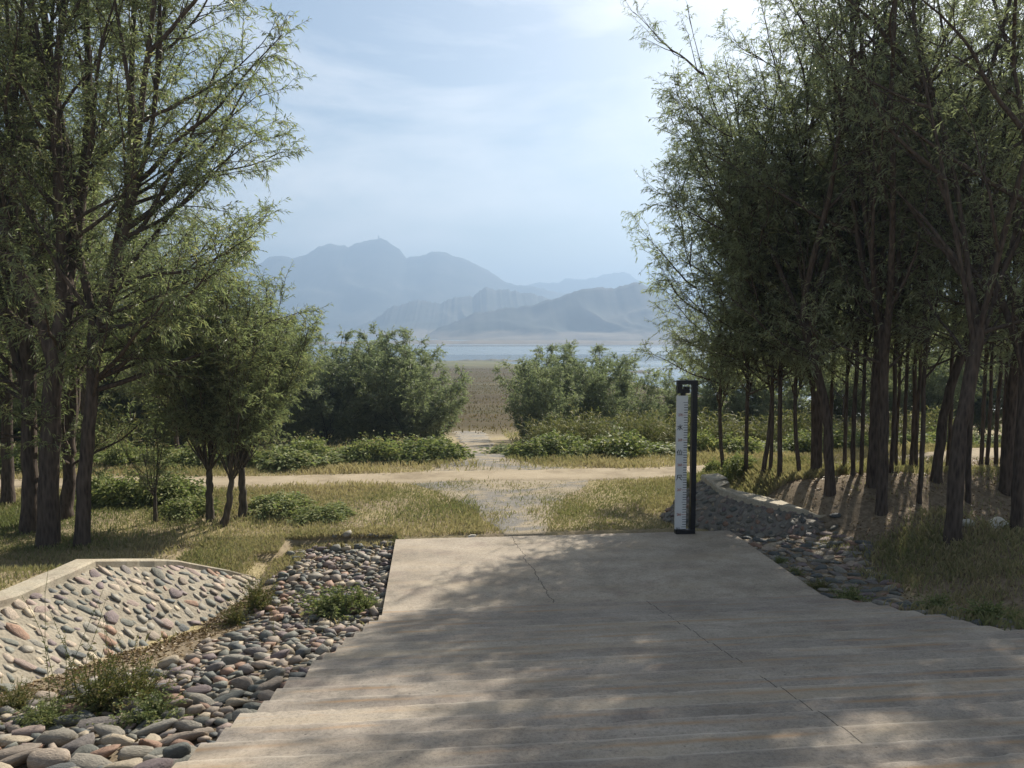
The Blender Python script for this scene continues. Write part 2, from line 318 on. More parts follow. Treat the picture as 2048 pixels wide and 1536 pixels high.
def around(d, tilt, az):
    ref = np.where(np.abs(d[:, 2:3]) > .9, np.array([1., 0, 0]), np.array([0, 0, 1.])); A = norm(np.cross(d, ref)); B = np.cross(d, A)
    return d * np.cos(tilt)[:, None] + (A * np.cos(az)[:, None] + B * np.sin(az)[:, None]) * np.sin(tilt)[:, None]
def leaves(mb, p, d, ln, wd, g, droop=.25, rn=None):
    side = norm(np.cross(d, norm(g.normal(0, 1, p.shape)))); ln = ln[:, None]
    mid = p + d * ln * .45; tip = p + d * ln - np.array([0, 0, 1.]) * ln * droop
    V = np.stack([p, mid + side * ln * wd, tip, mid - side * ln * wd], 1)
    mb.add(V.reshape(-1, 3), np.arange(len(p) * 4).reshape(-1, 4), rnd=g.random(len(p)) if rn is None else rn)

def put(name, me, parent=None, loc=None, world=False, kind=None, label=None, cat=None, group=None):
    o = bpy.data.objects.new(name, me); COL.objects.link(o)
    if parent is not None:
        o.parent = parent
        if world: o.location = -parent.location
    if loc is not None: o.location = loc
    return tag(o, label, cat, group, kind)
def tag(o, label=None, cat=None, group=None, kind=None):
    for k, v in (('label', label), ('category', cat), ('group', group), ('kind', kind)):
        if v: o[k] = v
    return o
def thing(name, loc, label, cat, group=None, rz=0):
    o = bpy.data.objects.new(name, None); COL.objects.link(o); o.location = loc; o.rotation_euler = (0, 0, rz); o.empty_display_size = .2
    return tag(o, label, cat, group)
def dup(root, loc, rz, sc, label, group=None):
    r = root.copy(); COL.objects.link(r); r.location = loc; r.rotation_euler = (0, 0, rz); r.scale = sc if hasattr(sc, '__len__') else (sc, sc, sc); r['label'] = label
    if group: r['group'] = group
    elif 'group' in r.keys(): del r['group']
    for c in list(root.children):
        k = c.copy(); COL.objects.link(k); k.parent = r
    return r

# ================================================================== LARGE STRUCTURE
def axis(lo, a, b, hi, st, k):
    c = list(np.arange(a, b + 1e-6, st)); x, s = b, st
    while x < hi: s *= k; x += s; c.append(min(x, hi))
    x, s = a, st
    while x > lo: s *= k; x -= s; c.insert(0, max(x, lo))
    return np.array(c)
gx = axis(-3600, -13, 15, 3600, .25, 1.1); gy = axis(-250, -1, 24, 3900, .22, 1.06)
GX, GY = np.meshgrid(gx, gy, indexing='ij'); mb = MB(); grid(mb, np.stack([GX, GY, hgt(GX, GY)], -1))
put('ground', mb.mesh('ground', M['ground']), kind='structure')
mb = MB(); wx = np.linspace(-3500, 3500, 8); wy = np.linspace(120, 3800, 8); A, B = np.meshgrid(wx, wy, indexing='ij'); grid(mb, np.stack([A, B, np.full_like(A, WATER)], -1))
put('lake_water', mb.mesh('lake_water', M['water']), kind='structure')

def ridge(name, pts, dist, base_px, run, gully, seed, cat_mat, ext=0):
    """a mountain standing at its own distance: ridge line, slopes towards and away from the viewer, gullies"""
    px = np.array([p[0] for p in pts], float); py = np.array([p[1] for p in pts], float)
    n = 260; u = np.linspace(px[0], px[-1], n); v = np.interp(u, px, py)
    g = np.random.default_rng(seed); jag = np.cumsum(g.normal(0, .9, n)); jag -= np.convolve(jag, np.ones(25) / 25, 'same'); v = v + jag * 1.5
    top = np.array([atd(a, b, dist) for a, b in zip(u, v)])
    rows = []
    nv = 46; foot = WATER - 3
    s = np.linspace(-.6, 1, nv)
    P = np.empty((n, nv, 3))
    for j, q in enumerate(s):
        f = abs(q); hz = (top[:, 2] - foot)
        drop = hz * (f ** .82)
        out_ = run * (hz / hz.max()) ** .6 * f * (1 if q > 0 else -1)
        gl = np.abs(wob(u * dist / FPX + 40 * wob(u, q * 200, 60, 2, seed), np.full(n, q * run * .5), gully, 3, seed)) * hz * .16 * math.sin(min(1, f * 1.15) * math.pi)
        dirx = np.sin(YAW * .4); 
        P[:, j, 0] = top[:, 0] - out_ * dirx; P[:, j, 1] = top[:, 1] - out_ + gl * .4; P[:, j, 2] = top[:, 2] - drop - gl
    mb = MB(); grid(mb, P); put(name, mb.mesh(name, cat_mat), kind='structure')
C4 = lambda L: [(450 + x / 2.156, 430 + y / 2.156) for x, y in L]
ridge('mountain', [(-500, 640), (-250, 600), (0, 575), (250, 560), (420, 545)] + C4([(90, 225), (150, 208), (200, 178), (290, 178), (350, 165), (400, 134), (425, 130), (460, 124), (530, 128), (560, 112), (620, 106), (662, 94), (690, 108), (720, 128), (745, 140), (780, 176), (790, 178), (800, 171), (850, 170), (880, 154), (905, 150), (930, 152), (960, 158), (985, 176), (1020, 182), (1080, 205), (1140, 238), (1190, 275), (1240, 298), (1320, 305), (1420, 330), (1600, 380)]), 2200, 680, 560, 90, 1, M['hill'])
ridge('distant_mountain', C4([(1150, 310), (1240, 300), (1300, 302), (1340, 290), (1420, 288), (1480, 275), (1560, 272), (1620, 258), (1700, 247), (1740, 250), (1790, 275), (1850, 300), (2000, 320)]) + [(1500, 570), (1800, 560), (2300, 600)], 2900, 680, 260, 110, 2, M['hill'])
ridge('far_hill', C4([(500, 520), (560, 490), (630, 455), (690, 412), (770, 376), (820, 365), (870, 372), (910, 380), (960, 362), (1050, 350), (1110, 318), (1200, 315), (1260, 326), (1330, 342), (1400, 362), (1500, 400)]) + [(1300, 640)], 1500, 680, 380, 60, 3, M['hill'])
ridge('lakeside_hill', C4([(820, 545), (900, 500), (1000, 452), (1080, 417), (1150, 412), (1230, 400), (1330, 383), (1450, 350), (1540, 320), (1610, 305), (1670, 314), (1730, 293), (1765, 281), (1800, 300), (1850, 330)]) + [(1400, 610), (1600, 590), (1900, 570), (2300, 600)], 1150, 682, 230, 42, 4, M['hill'])
# tiny tower on the summit
tp = atd(757, 476, 2200)
t = thing('summit_tower', tuple(tp), 'tiny tower standing on the highest summit of the hazy mountain', 'tower')
mb = MB(); tubes(mb, [[(0, 0, -4), (0, 0, 2), (0, 0, 5)]], np.array([[2.4, 2.2, 1.9]]), 8); put('shaft', mb.mesh('shaft', M['tower'], False), t)
mb = MB(); tubes(mb, [[(0, 0, 5), (0, 0, 5.4), (0, 0, 7), (0, 0, 8.5)]], np.array([[2.8, 2.6, .8, .15]]), 8); put('roof', mb.mesh('roof', M['tower'], False), t)
# low beach strip along the far shore, and a sand bar
def strip(name, pts, wid, hz, mat, seed):
    mb = MB(); g = np.random.default_rng(seed); pts = np.array(pts, float); n = 80; tt = np.linspace(0, 1, n); k = np.linspace(0, 1, len(pts))
    c = np.stack([np.interp(tt, k, pts[:, i]) for i in range(2)], 1); rows = []
    wv = wob(tt * 60, tt * 3, 4, 3, seed)
    for j, s in enumerate(np.linspace(-1, 1, 9)):
        env = np.sin(np.pi * np.clip(tt, .001, .999)) ** .35
        rows.append(np.stack([c[:, 0], c[:, 1] + s * wid * env * (1 + .3 * wv), WATER - 1 + (hz + 1) * (1 - s * s) * (1 + .4 * wv) * env], 1))
    grid(mb, np.stack(rows, 1), True); put(name, mb.mesh(name, mat), kind='structure')
a = atz(560, 689, WATER); b = atz(1500, 690, WATER); strip('far_shore', [(a[0], a[1] + 40), ((a[0] + b[0]) / 2, (a[1] + b[1]) / 2 + 60), (b[0], b[1] + 40)], 45, 3.5, M['sand'], 3)
a = atz(1190, 744, WATER); b = atz(1318, 746, WATER); strip('sand_bar', [a[:2], (a[:2] + b[:2]) / 2 + [0, 3], b[:2]], 7, .7, M['sand'], 5)
a = atz(900, 722, WATER); b = atz(1060, 722, WATER); strip('shore_bank', [a[:2], (a[:2] + b[:2]) / 2, b[:2]], 9, 1.0, M['rock'], 6)

# ---- haze: one closed box of even air round the whole scene
HAZE = .0008
mb = MB(); box(mb, (-3750, -400, -24), (3750, 4050, 268)); me = mb.mesh('haze', None, False)
hm = bpy.data.materials.new('haze'); hm.use_nodes = True; n_ = hm.node_tree; n_.nodes.clear()
pv = n_.nodes.new('ShaderNodeVolumePrincipled'); pv.inputs['Color'].default_value = (.31, .42, .57, 1); pv.inputs['Density'].default_value = HAZE; pv.inputs['Anisotropy'].default_value = .35
mo = n_.nodes.new('ShaderNodeOutputMaterial'); n_.links.new(pv.outputs[0], mo.inputs['Volume']); me.materials.append(hm)
put('haze', me, kind='stuff')

# ---- road and gravel path
def sheet(name, xs, ylo, yhi, off, mat, ny=24):
    mb = MB(); xs = np.asarray(xs); lo = np.asarray(ylo); hi = np.asarray(yhi); t = np.linspace(0, 1, ny)
    Y = lo[:, None] + (hi - lo)[:, None] * t; X = np.repeat(xs[:, None], ny, 1); Z = hgt(X, Y) + off
    edge = np.minimum(t, 1 - t); Z = Z - .03 * np.exp(-edge * 25)[None]
    grid(mb, np.stack([X, Y, Z], -1), True); return put(name, mb.mesh(name, mat), kind='structure')
rx = np.arange(-40, 45, .2)
road_lo = lambda x: 16.95 + .25 * wob(x, 0, 1.6, 3, 2) + .022 * np.abs(x) * (np.asarray(x) > 0) + .35 * sstep(-4, -9, x)
road_hi = lambda x: 18.25 + .2 * wob(x, 5, 1.9, 3, 4) + .022 * np.abs(x) * (np.asarray(x) > 0) + .2 * sstep(-4, -9, x)
sheet('dirt_road', rx, road_lo(rx), road_hi(rx), .03, M['road'])
# gravel path: a fan from the landing to the road, then a track down towards the lake bed
GY_ = [12.4, 13.2, 14.2, 15.5, 16.8, 17.6, 18.3, 19.0, 20.0, 21.5, 24, 30, 38, 47]
GC_ = [1.5, 1.5, 1.5, 1.45, 1.45, 1.45, 1.45, 1.4, 1.3, 1.32, 1.4, 1.6, 1.85, 2.1]
GW_ = [.3, .5, .8, 1.25, 2.0, 2.4, 2.0, 1.25, .75, .55, .5, .6, .75, .95]
gy2 = np.concatenate([np.arange(12.45, 24, .15), np.arange(24, 47, .4)])
gc = np.interp(gy2, GY_, GC_); gw = np.interp(gy2, GY_, GW_)
mb = MB(); tt = np.linspace(-1, 1, 26); Xg = gc[:, None] + gw[:, None] * tt + (.22 * wob(gy2, 0, .6, 3, 7))[:, None] * np.abs(tt) ** 3 * np.minimum(1, gw)[:, None]
Yg = np.repeat(gy2[:, None], 26, 1); Zg = hgt(Xg, Yg) + .016 - .03 * np.exp(-(1 - np.abs(tt)) * 25)[None]; Zg = Zg + .02 * (Yg > 19)
grid(mb, np.stack([Xg, Yg, Zg], -1)); put('gravel_path', mb.mesh('gravel_path', M['gravel']), kind='structure')
def on_path(x, y): return (np.abs(x - np.interp(y, GY_, GC_)) / np.interp(y, GY_, GW_) + .45 * wob(x, y, .45, 3, 9)) < 1.0 - .55 * np.abs(rng.normal(0, 1, np.shape(x))) * (np.asarray(y) < 19.5)
def on_road(x, y): j_ = .12 * rng.normal(0, 1, np.shape(x)) + .2 * wob(x, y, .5, 3, 4); return (y > road_lo(x) + .05 + j_) & (y < road_hi(x) - .05 + j_)

# ---- staircase
st = thing('staircase', (X0, YB, 0), 'wide worn concrete staircase of low ridged steps falling to a smooth landing slab', 'staircase')
def slab(name, x0, x1, yf, yb, zt, zb, mat, seed, worn=.012, label=None, rake=0.0):
    """concrete block with a worn, slightly wandering front (towards +Y) edge"""
    g = np.random.default_rng(seed); n = 150; xs = np.linspace(x0, x1, n)
    wv = worn * (.7 * wob(xs, seed * 3.1, .35, 3, seed % 9) + g.normal(0, .3, n) - .9 * np.maximum(0, wob(xs, seed * 5.3, .12, 2, 6) - .55) * 2); dz = .004 * wob(xs, seed * 1.7, .8, 2, 4)
    prof = [(yf + .004, zb, 0), (yf, zt - .028, .8), (yf - .012, zt - .010, 1), (yf - .035, zt, .8), (yf - .15, zt + rake * .45, 0), (yb, zt + rake, 0), (yb, zb, 0)]
    P = np.stack([np.stack([xs, np.full(n, a) + wv * k, np.full(n, b) + dz * (b > zb) - np.abs(wv) * .6 * k * (b > zb)], 1) for a, b, k in prof], 1)
    P[0, :, 0] += .012 * g.normal(0, 1); P[-1, :, 0] += .03 * g.normal(0, 1)
    mb = MB(); grid(mb, P)
    for e in (0, n - 1):
        k = [e * 7 + i for i in range(7)]; q = P[e]; mb.add(q, T=[(0, i, i + 1) if e else (0, i + 1, i) for i in range(1, 6)])
    return put(name, mb.mesh(name, mat, False), st, world=True, label=label)
for i in range(NST):
    yf = YB - i * TREAD; zt = (i + 1) * RISE - .012 * ((i * 7) % 5) / 5
    slab('step', float(xl(yf)) + .012 * math.sin(i * 2.3), float(xr(yf)) + .02 * math.sin(i * 1.9), yf, yf - TREAD - .06, zt, zt - .34, M['stairs'], 20 + i, rake=.038)
slab('step', float(xl(0)) - .1, float(xr(0)) + .1, YB - NST * TREAD, -5, (NST + 1) * RISE, 1.2, M['stairs'], 60, label='broad level top step')
slab('landing', X0 - .02, X1, YL + .02, YB - .15, .012, -.32, M['landing'], 50, .006, label='smooth sandy landing slab with a crack running across it')

# ---- stone shapes, shared between all stones
def ico(sub):
    import bmesh
    b = bmesh.new(); bmesh.ops.create_icosphere(b, subdivisions=sub, radius=1); V = np.array([v.co[:] for v in b.verts]); F = np.array([[v.index for v in f.verts] for f in b.faces]); b.free(); return V, F
ICO = {1: ico(1), 2: ico(2), 3: ico(3)}
def stone_shape(sub, seed):
    V, F = ICO[sub]; g = np.random.default_rng(seed); V = V.copy(); e = g.uniform(.62, .92)
    V = np.sign(V) * np.abs(V) ** e; V /= np.abs(V).max(0)
    for k in range(9):
        d = norm(g.normal(0, 1, 3)); c = g.uniform(.42, .84); s = V @ d; V = V - np.outer(np.maximum(s - c, 0) * .75, d)
    V *= 1 + .09 * np.sin(V @ g.normal(0, 2.2, 3) + g.uniform(0, 6))[:, None]
    return V, F
SHAPES = {s: [stone_shape(s, 100 + i + 50 * s) for i in range(12)] for s in (1, 2, 3)}
SM = {}
def stone_mesh(sub, i, mat):
    k = (sub, i, mat.name)
    if k not in SM:
        mb = MB(); mb.add(SHAPES[sub][i][0], T=SHAPES[sub][i][1]); SM[k] = mb.mesh('stone', mat)
    return SM[k]
def lay(parent, recs, mat, matstuff, nparts, subf, rest='loose_stones'):
    """recs: (pos, ex, ey, ez, a, b, c) nearest first; the first nparts are objects, the rest one mesh"""
    off = Matrix.Translation(-parent.location)
    recs = sorted(recs, key=lambda r: -r[4] * r[5] / (r[0][0] ** 2 + r[0][1] ** 2 + (r[0][2] - CAM_H) ** 2))
    for p, ex, ey, ez, a, b, c in recs[:nparts]:
        d = float(np.linalg.norm(np.array(p) - [0, 0, CAM_H])); o = bpy.data.objects.new('stone', stone_mesh(subf(d), int(rng.integers(12)), mat)); COL.objects.link(o); o.parent = parent
        Mx = Matrix(((ex[0] * a, ey[0] * b, ez[0] * c, p[0]), (ex[1] * a, ey[1] * b, ez[1] * c, p[1]), (ex[2] * a, ey[2] * b, ez[2] * c, p[2]), (0, 0, 0, 1)))
        o.matrix_local = off @ Mx
    if len(recs) > nparts:
        mb = MB()
        for p, ex, ey, ez, a, b, c in recs[nparts:]:
            V, F = SHAPES[1][int(rng.integers(12))]; mb.add(np.array(p) + V @ np.stack([np.array(ex) * a, np.array(ey) * b, np.array(ez) * c]), T=F, rnd=float(rng.random()))
        put(rest, mb.mesh(rest, matstuff), parent, world=True, kind='stuff')
def pack(sample, radf, tries, over=.86):
    """dart throwing of discs, big ones first"""
    pts = []; rad = []; A = np.zeros((0, 2)); Rr = np.zeros(0)
    for k in range(tries):
        p = sample(); r = radf(p, k / tries)
        if len(A) and (np.hypot(*(A - p[:2]).T) < (Rr + r) * over).any(): continue
        A = np.vstack([A, p[:2]]); Rr = np.append(Rr, r); pts.append((p, r))
    return pts
def flat_recs(pts, elong=(1.1, 2.1), sink=.25, axis=None, tilt=.12, flat=(.38, .75)):
    recs = []
    for p, r in pts:
        x, y = p[0], p[1]; e = 1e-2; nx = -(h1(x + e, y) - h1(x - e, y)) / (2 * e) * .5; ny = -(float(stair(y + .2)) - float(stair(y - .2))) / .4
        nx = max(-.3, min(.3, nx))
        n = norm(np.array([nx + rng.normal(0, tilt), ny + rng.normal(0, tilt), 1.])); az = rng.normal(0, .5) if axis is None else rng.normal(axis, .5)
        ex = np.array([math.cos(az), math.sin(az), 0]); ex = norm(ex - n * (ex @ n)); ey = np.cross(n, ex); q = rng.uniform(*elong) ** .5
        c = r * rng.uniform(*flat); recs.append(((x, y, h1(x, y) + c * (1 - 2 * sink)), ex, ey, n, r * q * 1.03, r / q * 1.03, c))
    return recs
# ---- dry channel of river stones beside the stairs
mb = MB(); ys = np.arange(-2, 12.8, .1); A = np.stack([np.linspace(float(footx(y)) - .06, float(xl(y)) + .05, 30) for y in ys], 1); B = np.repeat(ys[None], 30, 0)
Zc = stair(B) - .13 + .02 * wob(A, B, .5, 3) + .008
grid(mb, np.stack([A, B, Zc], -1)); ch = put('stone_channel', mb.mesh('stone_channel', M['bed']), kind='structure')
def ch_sample():
    while True:
        y = rng.uniform(2.2, 12.8); x = rng.uniform(-5, X0 - .07)
        lim = float(footx(y)) + np.interp(y, [0, 5, 6.5, 7.6, 8.6, 9.6, 10.6, 11.5, 12.8], [.05, .1, .45, .8, .8, .45, .25, .2, .3])
        if lim + .12 * math.sin(y * 5) < x < xl(y) - .06: return np.array([x, y])
def ch_rad(p, f):
    big = np.interp(p[1], [3, 5, 7, 9, 12.5], [.145, .135, .115, .105, .11]); k = max(0, 1 - f * 2.6)
    return big * (.24 + .62 * k * rng.random() ** .6 + .22 * rng.random())
pts = pack(ch_sample, ch_rad, 26000, .73)
lay(ch, flat_recs(pts, tilt=.24, sink=.15), M['stone'], M['stones'], 300, lambda d: 3 if d < 6 else 2)
# ---- right-hand cobbles
ys = np.arange(3.5, 13.0, .12); A = np.stack([np.linspace(float(xr(y)) - .05, float(xr(y)) + 2.4, 26) for y in ys], 1); B = np.repeat(ys[None], 26, 0)
def gut(y): return xr(y) + np.interp(y, [4, 6, 8, 9.5, 11, 12.6, 13], [1.1, .9, .75, 1.15, 1.7, 2.0, 1.85])
lim = gut(B) + .15 * wob(A, B, .5, 2)
grid(mb := MB(), np.stack([A, B, hgt(A, B) + np.where(A < lim, .012, -.06)], -1)); ch2 = put('cobbled_gutter', mb.mesh('cobbled_gutter', M['bed']), kind='structure')
def ch2_sample():
    while True:
        y = rng.uniform(4.6, 12.75); x = rng.uniform(float(xr(y)) + .06, float(xr(y)) + 2.3)
        if x < gut(y) + .15 * math.sin(y * 4) and not (7.2 < y < 9.8 and rng.random() < .7 and x > xr(y) + .4): return np.array([x, y])
pts2 = pack(ch2_sample, lambda p, f: .085 * (.5 + .6 * max(0, 1 - f * 2) + .25 * rng.random()), 7000, .86)
lay(ch2, flat_recs(pts2, sink=.36, flat=(.4, .6)), M['stone'], M['stones'], 300, lambda d: 2)

# ---- walls: lofted face, mortar, set stones, concrete coping
def loft(foot, top, n=60, m=14):
    foot = np.array(foot, float); top = np.array(top, float)
    def rs(P):
        d = np.r_[0, np.cumsum(np.linalg.norm(np.diff(P, axis=0), axis=1))]; t = np.linspace(0, d[-1], n); return np.stack([np.interp(t, d, P[:, i]) for i in range(3)], 1)
    a, b = rs(foot), rs(top); return a, b
def wall(name, label, foot, top, back, bulge, mortar, stonem, stonesm, nstones, size, out_ref, cope_w, cope_h, spin, tries, flat, cope_split, wsink=(-.15, .3), gap=.97):
    a, b = loft(foot, top); n = len(a); m = 14; t = np.linspace(0, 1, m)
    side = norm(b - a); al = norm(np.gradient(a + b, axis=0)); nr = norm(np.cross(al, side))
    if (nr.mean(0) @ np.array(out_ref)) < 0: nr = -nr
    def face(u, v):
        f = np.clip(u, 0, .9999) * (n - 1); i = int(f); w_ = f - i
        A_ = a[i] * (1 - w_) + a[i + 1] * w_; B_ = b[i] * (1 - w_) + b[i + 1] * w_; N_ = norm(nr[i] * (1 - w_) + nr[i + 1] * w_)
        return A_ + (B_ - A_) * v + N_ * bulge * math.sin(v * math.pi), N_, norm(B_ - A_), norm(a[i + 1] - a[i] + b[i + 1] - b[i]), np.linalg.norm(B_ - A_)
    base = a[n // 2]; T = thing(name, tuple(base), label, 'wall')
    P = np.stack([[face(i / (n - 1), v)[0] for v in t] for i in range(n)]); bk = np.array(back)
    P = np.concatenate([P - np.array([0, 0, .0]), (P[:, -1:] + bk), (P[:, :1] + bk - [0, 0, .4]), P[:, :1] - [0, 0, .4]], 1)
    P = np.concatenate([P, P[:, :1]], 1)
    mb = MB(); fl = (np.cross(P[n // 2 + 1, 5] - P[n // 2, 5], P[n // 2, 6] - P[n // 2, 5]) @ nr[n // 2]) < 0
    grid(mb, P, bool(fl)); put('mortar_face', mb.mesh('mortar_face', mortar), T, world=True)
    ul = np.linalg.norm(np.diff((a + b) / 2, axis=0), axis=1).sum(); recs = []
    def smp():
        while True:
            u = rng.random(); v = rng.uniform(.04, .96); vl = np.linalg.norm(b[int(u * (n - 1))] - a[int(u * (n - 1))])
            if rng.random() < vl / 1.1: return np.array([u * ul, v * vl, u, v])
    for p, r in pack(smp, lambda p, f: size * rng.uniform(.6, 1.3) * (1 if f < .35 else .8 if f < .7 else .6), tries, gap):
        q, N_, U_, A_, vl = face(p[2], p[3]); N_ = norm(N_ + rng.normal(0, .08, 3)); ang = rng.normal(spin, .38)
        ex = U_ * math.cos(ang) + A_ * math.sin(ang); ex = norm(ex - N_ * (ex @ N_)); ey = np.cross(N_, ex); k = rng.uniform(1.15, 2.6) ** .5; c = r * flat
        recs.append((q + N_ * c * rng.uniform(*wsink), ex, ey, N_, r * k, r / k, c))
    lay(T, recs, stonem, stonesm, nstones, lambda d: 2 if d < 7 else 1, 'small_stones')
    for (i0, i1) in cope_split:
        Q = b[i0:i1]; o_ = nr[i0:i1].copy(); o_[:, 2] = 0; o_ = norm(o_); w_ = np.linspace(*cope_w, n)[i0:i1, None]; z = np.array([0, 0, 1.]); h_ = cope_h
        g = .006 * rng.normal(0, 1, (len(Q), 1)); f0 = Q + o_ * (.03 + g)
        C_ = np.stack([f0 - z * .06, f0 + z * (h_ - .02), f0 - o_ * .02 + z * h_, f0 - o_ * (w_ - .02) + z * (h_ + .005), f0 - o_ * w_ + z * (h_ - .02), f0 - o_ * w_ - z * .2, f0 - z * .06], 1)
        mb = MB(); fl = (np.cross(C_[2, 2] - C_[1, 2], C_[1, 3] - C_[1, 2])[2]) < 0; grid(mb, C_, bool(fl))
        for e in (0, len(Q) - 1): mb.add(C_[e, :6], T=[(0, 1, 2), (0, 2, 3), (0, 3, 4), (0, 4, 5)])
        put('coping', mb.mesh('coping', M['coping'], False), T, world=True)
    return T
wy_ = np.array([0, 1, 2, 3, 4, 5, 6, 7, 7.95, 8.6, 9.2, 9.7, 10.2, 10.5, 10.8, 11.0])
wall('stone_retaining_wall', 'sunlit sloping wall of pale mortar set with rounded river stones under concrete coping',
     [(float(footx(y)) + .03, y, float(stair(y)) - .16) for y in wy_], [(float(wallx(y)), y, float(walltop(y))) for y in wy_],
     (-.4, 0, -.05), .05, M['mortar'], M['wallstone'], M['wallstones'], 300, .082, (1, 0, .6), (.42, .2), .07, -.55, 14000, .4, [(0, 36), (36, 60)], (-.3, .28), .86)
ft = [(1318, 1040, -.02), (1350, 1058, -.05), (1400, 1066, -.06), (1480, 1069, -.06), (1560, 1072, -.06), (1625, 1068, -.05), (1650, 1062, -.03)]
tp_ = [(1405, 958, .66), (1418, 968, .64), (1436, 984, .57), (1480, 1001, .44), (1545, 1016, .32), (1610, 1028, .20), (1648, 1044, .06)]
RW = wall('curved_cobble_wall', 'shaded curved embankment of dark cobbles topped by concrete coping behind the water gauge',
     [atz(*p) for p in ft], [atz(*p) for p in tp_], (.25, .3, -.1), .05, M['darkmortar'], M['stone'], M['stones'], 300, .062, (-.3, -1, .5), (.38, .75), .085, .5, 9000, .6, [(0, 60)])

# ================================================================== TREES
def willow(seed, H, r0, trunk, nlead, spread, nb, blen, ntw, nlf, leaf_len, mats, azs=None, low=0, up=.6, btilt=(.6, 1.1), wd=.09, lead_from=.75, sides=9, droop=.3, leadlen=None, bstart=.05, dome=0, lowl=2.5, lowaz=(0, 6.28), twl=(.3, .65), flare=.22, nlimb=0, limbl=3.0):
    g = np.random.default_rng(seed); wood = MB(); lf = MB()
    tr = np.array(trunk, float); d = np.r_[0, np.cumsum(np.linalg.norm(np.diff(tr, axis=0), axis=1))]; n = 14; t = np.linspace(0, d[-1], n)
    # smooth trunk line
    TP = np.stack([np.interp(t, d, tr[:, i]) for i in range(3)], 1)
    for k in range(3): TP[1:-1] = .5 * TP[1:-1] + .25 * (TP[:-2] + TP[2:])
    TP[1:-1, :2] += g.normal(0, r0 * .08, (n - 2, 2))
    TR = r0 * (1 - .28 * t / d[-1]) * (1 + flare * np.exp(-t / (r0 * 2.0))) * (1 + .04 * g.normal(0, 1, n)); TR[-1] *= .9
    tubes(wood, TP[None], TR[None], sides + 3)
    fz = TP[-1, 2]
    # leaders
    az = (np.arange(nlead) * 2.39996 + g.uniform(0, 6.28) + g.normal(0, .3, nlead)) if azs is None else np.array(azs)
    tilt = g.uniform(*spread, nlead); tl = np.clip(lead_from + (1 - lead_from) * (np.arange(nlead) + 1) / nlead, 0, 1); tl[-1] = 1.0
    sp, _ = samp(TP[None], np.zeros(nlead, int), tl)
    L = (H - sp[:, 2]) * g.uniform(.82, 1.05, nlead) / np.cos(tilt * .55) if leadlen is None else g.uniform(*leadlen, nlead)
    if dome: L = (H - sp[:, 2]) * (1 - dome * (tilt / spread[1]) ** 1.5) * g.uniform(.86, 1.02, nlead)
    dirs = np.stack([np.sin(tilt) * np.cos(az), np.sin(tilt) * np.sin(az), np.cos(tilt)], 1); dirs += .35 * norm(TP[-1] - TP[-4])
    LP = grow(sp, dirs, L, 12, up, .06, g); lr0 = r0 * (.62 if nlead < 5 else .34 if nlead < 12 else .2) * g.uniform(.85, 1.1, nlead)
    s = np.linspace(0, 1, 13); LR = np.maximum(lr0[:, None] * (1 - s * .93) ** .9, .006); tubes(wood, LP, LR, sides if nlead < 8 else 6)
    # limbs: bigger side boughs that carry their own branches
    if nlimb:
        k = np.repeat(np.arange(nlead), nlimb); tb = np.clip(np.tile((np.arange(nlimb) + .5) / nlimb, nlead) * .8 + .06 + g.normal(0, .04, len(k)), .05, .9)
        q, qd = samp(LP, k, tb); qa = np.tile(np.arange(nlimb) * 2.4, nlead) + g.uniform(0, 6.28, len(k)); od = around(qd, g.uniform(.5, .95, len(k)), qa)
        ov = np.concatenate([q[:, :2] - TP[-1, :2], np.zeros((len(q), 1))], 1); od = norm(od + .45 * norm(ov) * np.minimum(1, np.linalg.norm(ov, axis=1, keepdims=True) * 2))
        ll = limbl * (1 - .5 * tb) * g.uniform(.65, 1.15, len(k)); IP = grow(q, od, ll, 12, .55, .085, g)
        if low:
            p2, d2 = samp(TP[None], np.zeros(low, int), g.uniform(.6, .98, low)); a2 = g.uniform(*lowaz, low); l2 = lowl * g.uniform(.7, 1.1, low)
            IP = np.concatenate([IP, grow(p2, np.stack([np.cos(a2), np.sin(a2), g.uniform(.2, .75, low)], 1), l2, 12, .25, .085, g)]); ll = np.concatenate([ll, l2])
        ir = np.clip(ll * .0125, .010, .05); tubes(wood, IP, np.maximum(ir[:, None] * (1 - s * .88), .004), 6)
        LP = np.concatenate([LP, IP]); nlead = len(LP); LL = np.concatenate([L, ll])
    # branches along the leaders (and low limbs on the trunk)
    k = np.repeat(np.arange(nlead), nb); tb = np.tile((np.arange(nb) + .5) / nb, nlead) * (1 - bstart) + bstart; tb = np.clip(tb + g.normal(0, .02, len(tb)), .03, 1)
    bp, bd = samp(LP, k, tb); ba = np.tile(np.arange(nb) * 2.4, nlead) + g.uniform(0, 6.28, len(k)); bt = g.uniform(*btilt, len(k)) * (1 - .35 * tb)
    bdir = around(bd, bt, ba); ctr = TP[-1, :2]; outw = np.concatenate([bp[:, :2] - ctr, np.zeros((len(bp), 1))], 1); bdir = norm(bdir + .35 * norm(outw) * np.minimum(1, np.linalg.norm(outw, axis=1, keepdims=True)))
    bl = blen * (1 - .45 * tb) * g.uniform(.6, 1.15, len(k))
    if low and not nlimb:
        lk = np.zeros(low, int); lt = g.uniform(.55, .98, low); p2, d2 = samp(TP[None], lk, lt); a2 = g.uniform(0, 6.28, low)
        bp = np.concatenate([bp, p2]); bdir = np.concatenate([bdir, norm(np.stack([np.cos(a2), np.sin(a2), g.uniform(.1, .6, low)], 1))]); bl = np.concatenate([bl, blen * g.uniform(.7, 1.1, low)])
    BP = grow(bp, bdir, bl, 7, lambda q: .9 - 1.5 * q, .15, g); m = len(bp)
